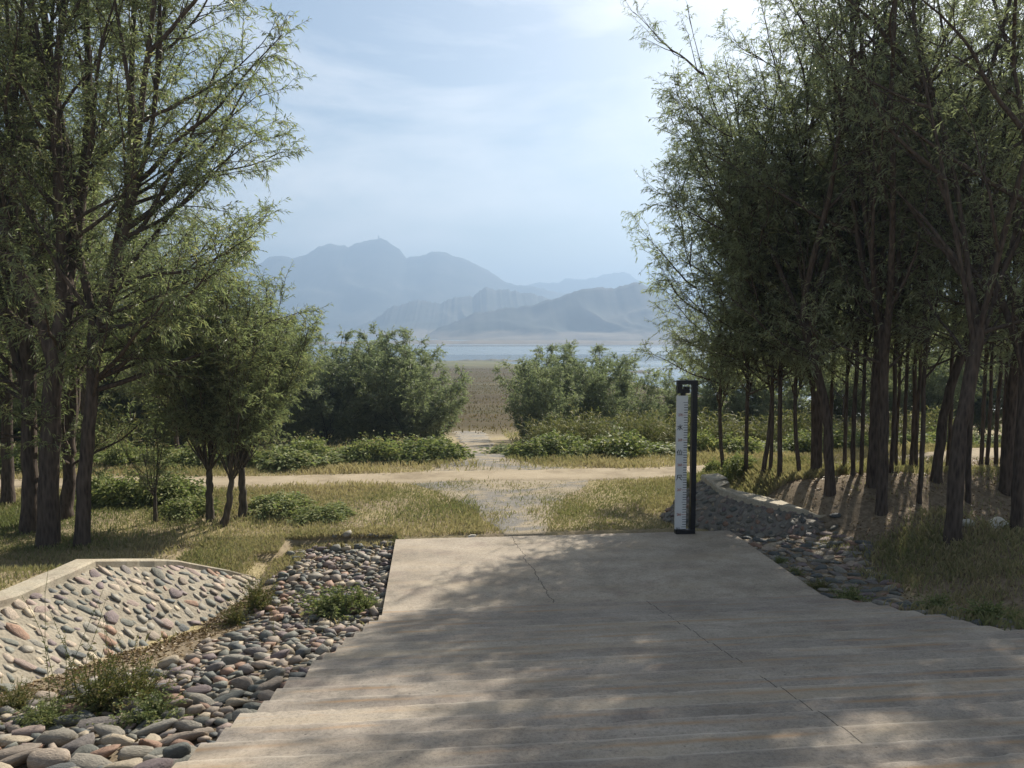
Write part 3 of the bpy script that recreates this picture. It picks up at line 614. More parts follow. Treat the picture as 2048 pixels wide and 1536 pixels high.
    br = np.clip(bl * .010, .006, .035); BR = np.maximum(br[:, None] * (1 - np.linspace(0, 1, 8) * .85), .003); tubes(wood, BP[:, [0, 2, 5, 7]], BR[:, [0, 2, 5, 7]], 4)
    # twigs
    k = np.repeat(np.arange(m), ntw); tt = g.uniform(.12, 1, len(k)) ** .8; p3, d3 = samp(BP, k, tt)
    keep = g.random(len(k)) < np.clip(bl[k] / (blen * .6), .35, 1); k, p3, d3 = k[keep], p3[keep], d3[keep]
    td = around(d3, g.uniform(.2, 1.25, len(k)), g.uniform(0, 6.28, len(k))); ln = g.uniform(*twl, len(k))
    TPp = grow(p3, td, ln, 4, -droop * 1.6, .2, g); tubes(wood, TPp[:, ::2], np.full((len(k), 3), .0034) * np.linspace(1, .5, 3), 3)
    # leaves, alternate along the twigs
    kk = np.repeat(np.arange(len(k)), nlf); tq = np.tile((np.arange(nlf) + .5) / nlf, len(k)) + g.normal(0, .03, len(kk)); tq = np.clip(tq, 0, 1)
    p4, d4 = samp(TPp, kk, tq); ld = around(d4, g.uniform(.35, 1.0, len(kk)), g.uniform(0, 6.28, len(kk))); ld[:, 2] -= droop; ld = norm(ld)
    tone = np.clip(g.random(len(k))[kk] * .55 + g.random(len(kk)) * .45 - .08, 0, 1) ** 1.35
    leaves(lf, p4, ld, leaf_len * g.uniform(.6, 1.2, len(kk)), wd, g, .2, tone)
    return wood.mesh('trunk', mats[0]), lf.mesh('crown', mats[1], False)
def tree(name, loc, meshes, label, cat='tree', group=None, rz=0, sc=1.0):
    t = thing(name, loc, label, cat, group, rz); t.scale = sc if hasattr(sc, '__len__') else (sc,) * 3
    put('trunk', meshes[0], t); put('crown', meshes[1], t); return t
def base(px, py):
    p = gp(px, py); return (p[0], p[1], h1(p[0], p[1]) - .06)
GL = (M['bark'], M['leaf']); GG = (M['bark'], M['leafg']); GB = (M['bark2'], M['leafb']); GY2 = (M['bark2'], M['leaf'])
# --- the front group of tall willows on the grass
mA = willow(11, 11.5, .165, [(0, 0, 0), (.08, 0, 1.4), (.16, 0, 2.6), (.42, .05, 3.9)], 4, (.12, .42), 11, 1.15, 9, 12, .10, GL, azs=[2.9, .3, 4.6, 1.4], low=6, lowl=3.2, lead_from=.66, nlimb=9, limbl=3.9, twl=(.18, .44), droop=.16)
mB = willow(12, 11.0, .115, [(0, 0, 0), (.08, 0, 1.2), (.24, 0, 2.2), (.3, .05, 3.6)], 4, (.3, .62), 11, 1.15, 9, 12, .10, GL, azs=[.0, 5.7, .75, 3.2], low=8, lowl=3.4, lowaz=(-1.1, .9), lead_from=.7, nlimb=9, limbl=3.9, twl=(.18, .44), droop=.16)
mC = willow(13, 10.8, .135, [(0, 0, 0), (.06, 0, 1.6), (.1, 0, 2.4), (.1, 0, 3.3)], 4, (.12, .45), 11, 1.15, 9, 11, .10, GL, low=6, lowl=3.0, lead_from=.6, nlimb=8, limbl=3.3, twl=(.18, .44), droop=.16)
mD = willow(14, 10.5, .125, [(0, 0, 0), (.1, 0, .8), (.14, 0, 1.5)], 3, (.06, .3), 11, 1.15, 9, 11, .10, GL, low=4, lowl=2.8, lead_from=.9, nlimb=8, limbl=3.3, twl=(.18, .44), droop=.16)
GT = 'tall willows standing together on the grass'
tA = tree('willow_tree', base(95, 1092), mA, 'thickest furrowed willow of the grass-side group, its trunk forking widely overhead', group=GT)
tC = tree('willow_tree', base(59, 1063), mC, 'willow just behind the thickest grass-side trunk, on the side away from the pollards', group=GT)
tB = tree('willow_tree', base(163, 1092), mB, 'slim willow with a kinked trunk bearing long low boughs, standing nearest the young pollards', group=GT)
tD = tree('willow_tree', base(130, 1036), mD, 'willow forking into two stems close to the ground, hindmost of the grass-side group', group=GT)
BG = 'willows filling the wood behind the grass-side group'
lab = 'dark willow deep in the wood behind the grass-side trunks'
k = 0
for x, y, src, sc in ((-11.2, 14.6, tC, .98), (-12.5, 18.9, tB, .9), (-9.0, 21.0, tD, .85), (-14.5, 22.5, tA, .9), (-11.5, 25, tC, .8), (-7.8, 24.2, tB, .62), (-17, 27, tD, .9), (-9.5, 29, tA, .72), (-13.5, 31, tB, .8), (-20, 24, tC, .95), (-8.3, 15.7, tC, .85)):
    d = dup(src, (x, y, h1(x, y) - .06), k * 1.9 + .4, sc, 'willow at the picture edge beside the grass-side group' if k == 0 else lab, BG); k += 1
# --- young pollards with whippy shoots
mP = willow(21, 4.7, .075, [(0, 0, 0), (-.02, 0, .5), (.0, 0, 1.0)], 26, (.1, 1.05), 13, .7, 8, 14, .08, GY2, droop=.15, lead_from=.9, up=.75, twl=(.16, .38), btilt=(.4, .8), dome=.3, bstart=.16, flare=.2)
mP2 = willow(22, 4.6, .065, [(0, 0, 0), (.1, 0, .4), (.17, .02, .9)], 22, (.1, .9), 13, .7, 8, 14, .08, GY2, droop=.15, lead_from=.85, up=.75, twl=(.16, .38), btilt=(.4, .8), dome=.3, bstart=.16, flare=.2)
mP0 = willow(23, 2.2, .04, [(0, 0, 0), (.0, 0, .3), (.01, 0, .52)], 7, (.1, .95), 7, .35, 4, 12, .07, GY2, lead_from=.9, up=.5, twl=(.15, .3), leadlen=(.8, 1.5), flare=.2)
GP = 'young pollarded willows beside the grass'
p1 = tree('pollard_willow', base(422, 1042), mP, 'young pollard willow with a bent base and a broad fan of whippy shoots', group=GP)
p2 = tree('pollard_willow', base(446, 1052), mP2, 'young pollard willow leaning between its two neighbours, cut stub with leaning upright shoots', group=GP)
dup(p1, base(486, 1034), 2.2, (1.05, 1.05, .98), 'straight short-trunked pollard willow nearest the dirt road and the path', GP)
tree('pollard_willow', base(311, 1044), mP0, 'smallest sparse pollard with a thin stub and a few bare rods', group=GP)
# --- the grove
mG1 = willow(31, 11.5, .118, [(0, 0, 0), (.0, 0, 1.2), (.02, 0, 1.75), (.22, .05, 2.6), (.3, .05, 3.3)], 5, (.2, .62), 7, 1.2, 7, 11, .096, GG, low=3, lead_from=.8, azs=[.2, 3.3, 1.5, 4.6, 2.4], nlimb=6, limbl=3.6, lowl=2.6, twl=(.18, .44), droop=.2)
mG2 = willow(32, 11.2, .09, [(0, 0, 0), (.0, 0, 1.5), (-.04, 0, 2.5), (-.06, 0, 3.1)], 4, (.2, .6), 7, 1.2, 7, 11, .096, GG, low=3, lead_from=.7, nlimb=6, limbl=3.6, lowl=2.6, twl=(.18, .44), droop=.2)
mG3 = willow(33, 9.7, .09, [(0, 0, 0), (-.06, 0, 1.2), (-.3, 0, 2.3), (-.62, 0, 3.2)], 4, (.12, .42), 7, 1.2, 7, 11, .096, GG, low=4, lead_from=.7, azs=[2.7, 1.3, .2, 4.9], nlimb=6, limbl=2.4, lowl=2.6, twl=(.18, .44), droop=.2)
mG4 = willow(34, 7.3, .045, [(0, 0, 0), (-.12, 0, .9), (-.16, 0, 1.9), (-.12, 0, 2.6)], 5, (.15, .6), 9, .9, 8, 12, .092, GG, twl=(.18, .42), droop=.16, low=6, lead_from=.5, nlimb=6, limbl=2.2, lowl=1.8)
mG5 = willow(35, 8.2, .043, [(0, 0, 0), (.03, 0, 1.2), (-.02, 0, 2.2), (.04, 0, 3.0)], 4, (.1, .4), 6, .9, 6, 10, .11, GG, twl=(.18, .42), droop=.16, low=3, lowl=1.6, lead_from=.7, nlimb=4, limbl=1.8)
GR = 'willows of the shady grove'
def B3(px, py, dz=0): return base(px, py)
g1 = tree('willow_tree', base(1905, 1087), mG1, 'sturdy grove willow whose trunk kinks sideways higher up, the nearest trunk in the shade', group=GR)
g2 = tree('willow_tree', base(1762, 1027), mG2, 'straight dark grove willow on a sandy mound, two trunks from the concrete gutter', group=GR)
g3 = tree('willow_tree', base(1660, 987), mG3, 'grove willow leaning towards the water gauge from the sandy bank behind the coping', group=GR)
g5 = tree('slender_willow', base(1450, 966), mG4, 'thin crooked willow closest to the water gauge, at the tip of the curved wall', group=GR)
g6 = tree('slender_willow', base(1838, 1007), mG5, 'slender tilted grove willow just behind the kinked sturdy trunk', group=GR)
dup(g1, base(1632, 952), 2.6, (.96, .96, .95), 'stout willow leaning over the road edge of the grove', GR)
dup(g2, base(1744, 972), 1.3, 1.05, 'broad dark willow hidden half behind the straight trunk on the sandy mound', GR)
dup(g2, base(2032, 1063), 3.9, .95, 'grove willow cut by the picture edge, near the pale stones on the ground', GR)
dup(g3, base(1872, 962), 2.9, 1.0, 'mid-grove willow forking high in front of the bright gap', GR)
dup(g1, base(2012, 984), 4.2, .95, 'many-forked willow at the far edge of the shady grove', GR)
dup(g6, base(1936, 1006), 2.0, (1.1, 1.1, 1.2), 'slim upright willow directly behind the sturdy kinked one', GR)
for i, (px, py, sc, lb) in enumerate(((1492, 951, 1.0, 'second thin willow from the gauge, among the weeds of the wall tip'), (1524, 956, 1.05, 'third thin willow from the gauge, by the grass clump on the grove edge'), (1560, 958, 1.12, 'upright thin willow midway between the wall tip and the stout trunk at the road edge'), (1600, 954, .95, 'thinnest willow close beside the stout trunk at the road edge'))):
    dup(g5, base(px, py), 1.1 + i * 1.7, (sc, sc, sc), lb, GR)
TH = (1540, 1706, 1722, 1782, 1792, 1806, 1822, 1832, 1962, 1974, 1992, 2004, 2040, 1660, 1688, 1895, 1930)
ORD_ = 'first second third fourth fifth sixth seventh eighth ninth tenth eleventh twelfth thirteenth fourteenth fifteenth sixteenth seventeenth'.split()
for i, (px, py, sc) in enumerate(((1540, 952, .9), (1706, 951, 1.0), (1722, 948, .9), (1782, 946, 1.0), (1792, 942, .85), (1806, 942, .95), (1822, 941, 1.1), (1832, 944, .9), (1962, 930, 1.0), (1974, 929, .95), (1992, 928, 1.05), (2004, 928, 1.0), (2040, 935, 1.1), (1660, 948, 1.0), (1688, 949, .9), (1895, 940, 1.0), (1930, 935, .9))):
    dup(g6, base(px, py), i * 2.1, (sc, sc, sc * (1 + .08 * math.sin(i * 3))), ORD_[sorted(TH).index(px)] + ' thin bare-stemmed willow from the gauge in the back row of the grove', 'thin willows at the back of the grove')
lab = 'willow rising beyond the road behind the grove'
for i, (x, y, s_, sc) in enumerate(((13.5, 22.5, g5, .9), (15.5, 28, g5, .9), (20, 25, g2, .7), (16.5, 17.5, g2, .85))):
    dup(s_, (x, y, h1(x, y) - .08), i * 1.37, sc, lab, 'willows beyond the road behind the grove')
# the same grove goes on past the picture edge, where it shades the stairs
for i, (x, y, s_, sc) in enumerate(((11.8, 8.2, g2, .9),)):
    dup(s_, (x, y, h1(x, y) - .08), i * 2.37 + 1, sc, 'grove willow standing beyond the picture edge above the stairs', 'grove willows past the picture edge')
# --- bushy willows beyond the road
mH = [willow(41 + i, 4.9, .06, [(0, 0, 0), (0, 0, .35)], 26, (.05, 1.25), 11, .62, 11, 13, .112, GB, lead_from=.3, up=.3, twl=(.15, .38), wd=.14, btilt=(.7, 1.2), low=3, dome=.42, droop=.12) for i in range(2)]
h0 = []
GBU = 'bushy willows beyond the road'
defs = [(820, 902, 30, 650, 'tallest bushy willow of the clump on the lake side of the path mouth'), (772, 903, 31, 664, 'rounded bushy willow second from the path in the darker clump'), (712, 903, 32, 672, 'paler bushy willow in the middle of the darker clump'), (655, 905, 30, 664, 'bushy willow between the darker clump and the pollards'), (862, 905, 31, 735, 'low leaning bushy willow overhanging the gravel path'), (600, 905, 33, 690, 'bushy willow partly hidden by the pollard shoots'), (740, 900, 36, 676, 'bushy willow standing behind the darker clump'),
        (1085, 905, 29, 692, 'bushy willow at the path side of the lakeside clump'), (1140, 898, 31, 682, 'highest bushy willow of the lakeside clump'), (1196, 898, 33, 690, 'bushy willow in the middle of the lakeside clump'), (1243, 900, 30, 706, 'bushy willow on the gauge side of the lakeside clump'), (1058, 906, 28, 770, 'small dark bushy willow leaning over the path corner'), (1105, 896, 35, 700, 'bushy willow at the back of the lakeside clump'), (1285, 900, 32, 792, 'low bushy willow between the lakeside clump and the gauge'), (1352, 895, 34, 768, 'bushy willow seen right behind the gauge top')]
for i, (px, py, dist, ytop, lb) in enumerate(defs):
    q = atd(px, py, dist); z0 = h1(q[0], q[1]) - .1; ht = CAM_H + (HORIZ - ytop) / FPX * dist - z0; sc = ht / 4.75; sx = sc * (1.2 if i not in (4, 11) else 1.0)
    if i < 2: h0.append(tree('bushy_willow', (q[0], q[1], z0), mH[i], lb, group=GBU, rz=i * 1.3, sc=(sx, sx, sc)))
    else: dup(h0[i % 2], (q[0], q[1], z0), i * 1.71, (sx, sx, sc), lb, GBU)
lab = 'bushy willow in the dark thicket beyond the road'
for i, (px, dist, ht) in enumerate(((-60, 24, 6), (20, 26, 5.5), (95, 27, 6), (170, 26, 5.6), (240, 28, 6.2), (300, 27, 5.4), (365, 29, 6), (430, 28, 5.6), (490, 30, 5.8), (545, 29, 5.0), (130, 33, 7), (330, 34, 6.6), (1420, 33, 4.6), (1500, 32, 4.8), (1580, 34, 5), (1680, 33, 5.2), (1780, 34, 5), (1960, 33, 5.4), (2050, 31, 5.6), (1850, 30, 5.2), (1905, 33, 5.6))):
    q = atd(px, 900, dist); z0 = h1(q[0], q[1]) - .1; sc = ht / 4.75
    dup(h0[i % 2], (q[0], q[1], z0), i * 1.3, (sc * 1.1, sc * 1.1, sc), lab if px < 1000 else 'bushy willow glimpsed beyond the road through the grove', 'bushes of the dark thicket beyond the road')

# ================================================================== SMALLER PLANTS
def mound(seed, n, lsize, wd, mat):
    g = np.random.default_rng(seed); mb = MB(); th = g.uniform(0, 6.283, n); ph = np.arcsin(g.uniform(-.05, 1, n)); r = g.uniform(.62, 1.03, n) * (1 + .38 * wob(np.cos(th) * 2 + seed, np.sin(th) * 2 + ph * 1.5, .5, 3)) * np.where(g.random(n) < .06, g.uniform(1.0, 1.35, n), 1)
    p = np.stack([np.cos(th) * np.cos(ph) * r, np.sin(th) * np.cos(ph) * r, np.maximum(np.sin(ph) * r, .02)], 1)
    d = norm(p * [1, 1, .6] + g.normal(0, .6, p.shape)); leaves(mb, p * .5, d, lsize * g.uniform(.6, 1.3, n), wd, g, .35); return mb.mesh('foliage', mat, False)
def weed(seed, nst, ht, lean, nlf, lsize, wd, mat, seedhead=0):
    g = np.random.default_rng(seed); w_ = MB(); l_ = MB(); az = g.uniform(0, 6.28, nst); tl = np.abs(g.normal(0, lean, nst))
    d = np.stack([np.sin(tl) * np.cos(az), np.sin(tl) * np.sin(az), np.cos(tl)], 1); P = grow(g.normal(0, .05, (nst, 3)) * [1, 1, 0], d, ht * g.uniform(.55, 1.1, nst), 6, -.3, .1, g)
    tubes(w_, P, np.full((nst, 7), .0035) * np.linspace(1, .4, 7), 4)
    k = np.repeat(np.arange(nst), nlf); t = g.uniform(.08, 1, len(k)); p, dd = samp(P, k, t); ld = around(dd, g.uniform(.5, 1.3, len(k)), g.uniform(0, 6.28, len(k)))
    leaves(l_, p, ld, lsize * g.uniform(.5, 1.2, len(k)) * (1.15 - .6 * t), wd, g, .25); return w_.mesh('stem', mat), l_.mesh('foliage', mat, False)
def plant(name, loc, parts, label, group=None, rz=0, sc=1, cat='plant'):
    t = thing(name, loc, label, cat, group, rz); t.scale = sc if hasattr(sc, '__len__') else (sc,) * 3
    for nm, me in parts: put(nm, me, t)
    return t
mounds = [mound(51 + i, 3200, .075, .33, M['creeper']) for i in range(3)]
stems = [weed(57, 24, .62, .5, 3, .06, .3, M['creeper'])[0]]
cr = []; GC2 = 'creeper bushes along the far road edge'; j = 0
bushes = [(-20, 19.6), (40, 20), (105, 19.5), (170, 20.3), (240, 19.8), (300, 20.4), (350, 19.7), (410, 20.2), (470, 19.9), (530, 20.3), (575, 19.8), (620, 20.5), (665, 19.9), (705, 20.6), (745, 20), (790, 20.4), (825, 20), (858, 20.4), (880, 21.4), (1045, 21.2), (1075, 20.4), (1110, 21), (1150, 20.4), (1195, 21.0), (1240, 20.5), (1285, 21.0), (1330, 20.6), (1400, 21), (1470, 20.5), (1540, 21), (1610, 20.8), (1680, 21.2), (1750, 20.7), (1830, 21.2), (1900, 21), (1980, 21.2)]
ORD = 'first second third fourth fifth sixth seventh eighth ninth tenth eleventh twelfth thirteenth fourteenth fifteenth sixteenth seventeenth'.split()
def creeper_label(px):
    xs = [q[0] for q in bushes]
    if px == 880: return 'leafy green creeper bush spilling over the near corner of the path mouth'
    if px == 1045: return 'low creeper bush at the path corner under the small dark willow'
    if px < 200: return 'leafy creeper bush glimpsed between the big trunks across the road'
    if px < 880: return ORD[len([q for q in xs if px < q < 880])] + ' creeper bush from the path mouth, along the road towards the pollards'
    if px < 1340: return ORD[len([q for q in xs if 1045 < q < px])] + ' creeper bush from the path corner along the road towards the gauge'
    return ORD[len([q for q in xs if 1340 < q < px])] + ' creeper bush past the gauge, across the road behind the grove trunks'
for px, Y in bushes:
    d = ray(px, 900); q = np.array([0, 0, CAM_H]) + d * (Y / d[1]); s_ = .85 + .3 * math.sin(j * 2.7) + .15 * math.sin(j * 1.3); sc = (1.9 * s_, 1.5 * s_, 1.0 * (.85 + .35 * math.sin(j * 1.9)))
    lb = creeper_label(px)
    if len(cr) < 3: cr.append(plant('creeper_bush', (q[0], q[1], h1(q[0], q[1]) - .03), [('foliage', mounds[len(cr)]), ('stem', stems[0])], lb, GC2, j * 1.1, sc, 'bush'))
    else: dup(cr[j % 3], (q[0], q[1], h1(q[0], q[1]) - .03), j * 1.1, sc, lb, GC2)
    j += 1
for i, (px, py, sc, lb) in enumerate(((250, 1005, (1.3, 1.0, .9), 'leafy weed patch behind the smallest pollard stub'), (345, 1000, (1.5, 1.1, .95), 'dense leafy weed patch between the pollards'), (380, 1030, (1.0, .9, .6), 'low dark leafy weeds at the foot of the bent pollard'), (560, 1020, (1.5, 1.1, .55), 'low leafy weeds on the road side of the straight pollard'), (650, 1035, (1.1, .9, .4), 'flat green weed patch out on the dry grass'), (200, 990, (1.0, .9, .8), 'leafy weeds directly beyond the slim kinked willow'), (1480, 950, (1.0, .6, .8), 'shady leafy weeds among the thin trunks on the wall tip'), (1430, 948, (.5, .5, .6), 'small twiggy weed on the road side of the wall tip'))):
    dup(cr[i % 3], tuple(gp(px, py)), i * 1.7, sc, lb, 'leafy weed patches')
# reeds and tall grasses beyond the road
def reedclump(seed):
    g = np.random.default_rng(seed); mb = MB(); n = 170; b_ = g.normal(0, .38, (n, 3)) * [1, 1, 0]; az = g.uniform(0, 6.28, n); tl = np.abs(g.normal(0, .2, n))
    P = grow(b_, np.stack([np.sin(tl) * np.cos(az), np.sin(tl) * np.sin(az), np.cos(tl)], 1), g.uniform(.7, 1.55, n), 6, lambda q: -.1 - .8 * q, .08, g); 
    R_ = np.full((n, 7), .006) * np.linspace(1, .35, 7); m2 = MB(); tubes(m2, P, R_, 3)
    k = np.repeat(np.arange(n), 9); t = g.uniform(.15, 1, len(k)); p, dd = samp(P, k, t); ld = around(dd, g.uniform(.3, 1.0, len(k)), g.uniform(0, 6.28, len(k))); leaves(mb, p, ld, .30 * g.uniform(.5, 1.2, len(k)), .05, g, .35)
    return [('stem', m2.mesh('stem', M['reed'])), ('foliage', mb.mesh('foliage', M['reed'], False))]
rc = [reedclump(61), reedclump(62)]; rt = []
GRD = 'reed clumps beyond the road'
for i, (px, Y) in enumerate(((1125, 23.5), (1165, 22.6), (1200, 23.4), (1225, 22.4), (1255, 23.5), (1285, 22.5), (1310, 23.6), (1335, 22.7), (1390, 23), (1430, 22.4), (1470, 23), (1520, 22.6), (1580, 23), (1640, 22.6), (1720, 23), (1800, 22.5), (1870, 23), (1095, 24), (200, 22))):
    d = ray(px, 880); q = np.array([0, 0, CAM_H]) + d * (Y / d[1]); loc = (q[0], q[1], h1(q[0], q[1])); sc = (.9 + .2 * math.sin(i * 2.2), .9, (.72 + .14 * math.sin(i * 1.7)) * (1.6 if px == 200 else 1))
    rx_ = sorted(q for q in (1095, 1125, 1165, 1200, 1225, 1255, 1285, 1310, 1335, 1390, 1430, 1470, 1520, 1580, 1640, 1720, 1800, 1870))
    lb = 'upright tuft of dry plumed reeds in front of the dark thicket' if px == 200 else 'yellowing reed clump overhanging the path on the darker clump side' if px == 900 else 'yellowing reed clump overhanging the path on the lakeside clump side' if px == 1010 else ORD[rx_.index(px)] + ' pale reed clump from the path behind the creepers, before the gauge' if px < 1340 else ORD[rx_.index(px) - 9] + ' pale reed clump past the gauge, seen between the grove trunks'
    if len(rt) < 2: rt.append(plant('reed_clump', loc, rc[i], lb, GRD, i * 1.3, sc, 'reeds'))
    else: dup(rt[i % 2], loc, i * 1.3, sc, lb, GRD)
# weeds in and beside the channel
wd1 = weed(71, 90, .45, .75, 26, .06, .3, M['creeper']); wd2 = weed(72, 80, .5, .65, 30, .055, .14, M['weed']); wd3 = weed(73, 7, .95, .2, 40, .045, .12, M['weed']); wd4 = weed(74, 70, .26, .85, 40, .06, .09, M['creeper'])
def W(px, py, wd_, lb, sc=1, rz=0, name='weed_plant'):
    p = gp(px, py); return plant(name, (p[0], p[1], p[2] - .01), [('stem', wd_[0]), ('foliage', wd_[1])], lb, None, rz, sc)
W(668, 1232, wd1, 'dark green leafy weed growing over the stones against the lower steps', (1.5, 1.1, .95)); W(720, 1222, wd1, 'smaller leafy weed touching the bottom corner of the landing', (.8, .7, .75), 2)
W(515, 1225, wd2, 'yellowing bushy weed at the lower end of the sunlit wall', (.9, .9, 1.0)); W(470, 1250, wd2, 'rusty dry weed low against the foot of the sunlit wall', (.7, .7, .6), 1)
W(545, 1280, wd3, 'single upright dry weed among the channel stones', (.25, .25, .6), .5); W(210, 1425, wd2, 'bushy green weed clump at the foot of the sunlit wall', (1.3, 1.1, .95), .3); W(270, 1412, wd2, 'tangled weed clump spreading onto the channel stones', (1.3, 1.2, .7), 1.9)
W(130, 1430, wd3, 'tall wispy weeds standing against the sunlit wall', (1.1, 1.1, 1.15), 1.1); W(265, 1420, wd3, 'thin slanting weed stalks crossing in front of the wall stones', (.9, .9, 1.05), 2.9); W(90, 1455, wd4, 'bright feathery green weed between the nearest stones', (1.2, 1.1, .9)); W(30, 1420, wd2, 'brownish weeds at the picture edge below the wall', (.7, .7, .5), 3); W(300, 1450, wd1, 'small round-leaved weed beside the red stones', (.9, .8, .6), 1)
W(290, 1440, wd3, 'dark spindly weed stalk in front of the long red stone', (.4, .4, .7), 1)
W(1700, 1205, wd1, 'spreading green weed between gutter stones and top of the steps edge', (.9, .8, .5), 1); W(1560, 1130, wd1, 'little green weed in the gutter beside the landing edge', (.45, .4, .35), 2); W(1870, 1222, wd1, 'leafy weed bordering the steps under the grove bank', (1.0, .7, .5), .4); W(1980, 1245, wd1, 'leafy weed at the picture edge beside the steps', (1.1, .8, .6), 3); W(1590, 1150, wd1, 'tiny sprouting weed among the gutter cobbles', (.4, .4, .3), 3)
W(1640, 1180, wd2, 'dull low weed on the sandy gutter patch', (.8, .7, .35), 3); W(795, 1090, wd1, 'small weed at the corner where grass meets the landing', (.5, .4, .4), 2)
# ---- grass: far too many blades to count
def scatter(n, xr, yr, dens, hlo, hhi, g, wid=.007, tone=(0, 1)):
    x = g.uniform(*xr, n); y = g.uniform(*yr, n); k = g.random(n) < dens(x, y); x, y = x[k], y[k]; n = len(x); z = hgt(x, y) - .01
    hh = g.uniform(hlo, hhi, n) * (1 + .5 * wob(x, y, .8, 3, 13)); hh = np.maximum(hh, hlo * .6); az = g.uniform(0, 6.28, n); ln = g.uniform(.1, .6, n); sd = np.stack([np.cos(az + 1.57), np.sin(az + 1.57), np.zeros(n)], 1) * (wid * g.uniform(.6, 1.3, n))[:, None]
    b = np.stack([x, y, z], 1); dr = np.stack([np.cos(az), np.sin(az), np.zeros(n)], 1); m_ = b + dr * (hh * ln * .35)[:, None] + np.array([0, 0, 1.]) * (hh * .6)[:, None]; t = b + dr * (hh * ln)[:, None] + np.array([0, 0, 1.]) * (hh * (1.05 - .4 * ln))[:, None]
    V = np.stack([b - sd, b + sd, m_ + sd * .6, t], 1); i = np.arange(n) * 4
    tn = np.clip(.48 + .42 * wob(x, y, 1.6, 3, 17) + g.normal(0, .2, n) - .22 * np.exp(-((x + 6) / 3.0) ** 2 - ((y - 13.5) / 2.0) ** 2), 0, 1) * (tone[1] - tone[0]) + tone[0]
    mb = MB(); mb.add(V.reshape(-1, 3), np.stack([i, i + 1, i + 2, i + 3], 1)); mb.rq = [tn]; return mb
g = np.random.default_rng(5)
def clear(x, y):
    ok = ~on_path(x, y) & ~on_road(x, y) & ~((x > xl(y) - .05) & (x < xr(y) + .05) & (y < YL + .02))
    return ok
lawn = lambda x, y: clear(x, y) & (((x < -2.5) & ((y > 11.1) | (x < wallx(y) - .45))) | (y > 12.72) | ((x < -2.2 - .2 * np.sin(y * 3)) & (y > 10.7)))
G = []
G.append(scatter(60000, (-9, -2.2), (5.5, 12.6), lambda x, y: lawn(x, y) * np.clip(.75 + .6 * wob(x, y, 1.2, 3, 21), .08, 1), .03, .11, g, .006, (.3, 1)))
G.append(scatter(105000, (-13, .8), (12.4, 17.2), lambda x, y: lawn(x, y) * np.clip(.8 + .5 * wob(x, y, 1.3, 3, 21), .15, 1), .03, .12, g, .008, (.1, 1)))
G.append(scatter(55000, (.3, 7.6), (12.5, 17.3), lambda x, y: lawn(x, y) * (~((x > 5.0) & (y < 14.3))) * np.clip(.8 + .5 * wob(x, y, 1.1, 3, 22), .1, 1), .03, .09, g, .008, (.2, 1)))
G.append(scatter(12000, (-3.8, -2.0), (10.3, 13.0), lambda x, y: clear(x, y) * (x < -2.2 - .15 * np.sin(y * 3)) * 1.0 * ((x < wallx(y) - .1) | (y > 10.8)), .04, .13, g, .006, (.1, .9)))
G.append(scatter(5000, (-2.4, -.6), (12.35, 13.1), lambda x, y: sstep(12.35, 12.7, y), .05, .14, g, .006, (.1, .9)))
G.append(scatter(14000, (5.4, 8.5), (14.1, 16.4), lambda x, y: .9 * (x < 8), .12, .3, g, .008, (.1, .8)))
grv = lambda x, y: np.clip(1.5 * wob(x, y, 1.1, 3, 3) + .25, .03, 1) * (x > gut(y) - .2 + .3 * np.sin(y * 2)) * ((x > 7.1) | (y < 11.9))
G.append(scatter(95000, (5.9, 15), (5, 16.6), grv, .05, .15, g, .007, (.1, .9)))
G.append(scatter(14000, (6.0, 8.6), (8.6, 12.2), lambda x, y: np.clip(1.3 * np.exp(-(((x - 7.0) / .6) ** 2 + ((y - 10.5) / 1.1) ** 2)) + .5 * wob(x, y, .3), 0, 1), .05, .15, g, .006, (.15, .9)))
G.append(scatter(16000, (5.2, 8.0), (5.0, 9.8), lambda x, y: np.clip(1.6 * wob(x, y, .6, 3, 9), 0, 1) * (x > xr(y) + .1) * (x < xr(y) + 1.7), .05, .16, g, .005, (.1, .9)))
G.append(scatter(60000, (-18, 22), (18.0, 20.4), lambda x, y: clear(x, y) * np.clip(.9 + .3 * wob(x, y, 1.5), .2, 1), .06, .18, g, .009, (.25, 1)))
G.append(scatter(50000, (-14, 22), (20, 47), lambda x, y: clear(x, y) * (np.abs(x - np.interp(y, GY_, GC_)) > .5 + .03 * y) * np.clip(1.0 - .02 * (y - 20), .2, 1), .1, .26, g, .014, (.15, .9)))
G.append(scatter(2500, (-4, -.7), (4, 12.4), lambda x, y: np.clip(2 * wob(x, y, .5, 3, 19) - .5, 0, 1), .04, .12, g, .004, (.3, 1)))
mb = MB()
for q in G:
    a_ = q.n
    mb.V += q.V; mb.Q += [q.Q[0] + mb.n]; mb.rq += q.rq; mb.n += a_
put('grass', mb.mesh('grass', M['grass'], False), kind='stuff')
# crops on the lake bed read as one mass
mb = scatter(90000, (-25, 60), (45, 240), lambda x, y: np.clip((60 / y) ** 1.3, 0, 1) * (np.abs(x - y * .1) < y * .14 + 4) * (.35 + .65 * (wob(x, y * 3, 9, 3, 4) > -.25)), .1, .22, g, .06, (.0, 1)); put('crop_plants', mb.mesh('crop_plants', M['crop'], False), kind='stuff')
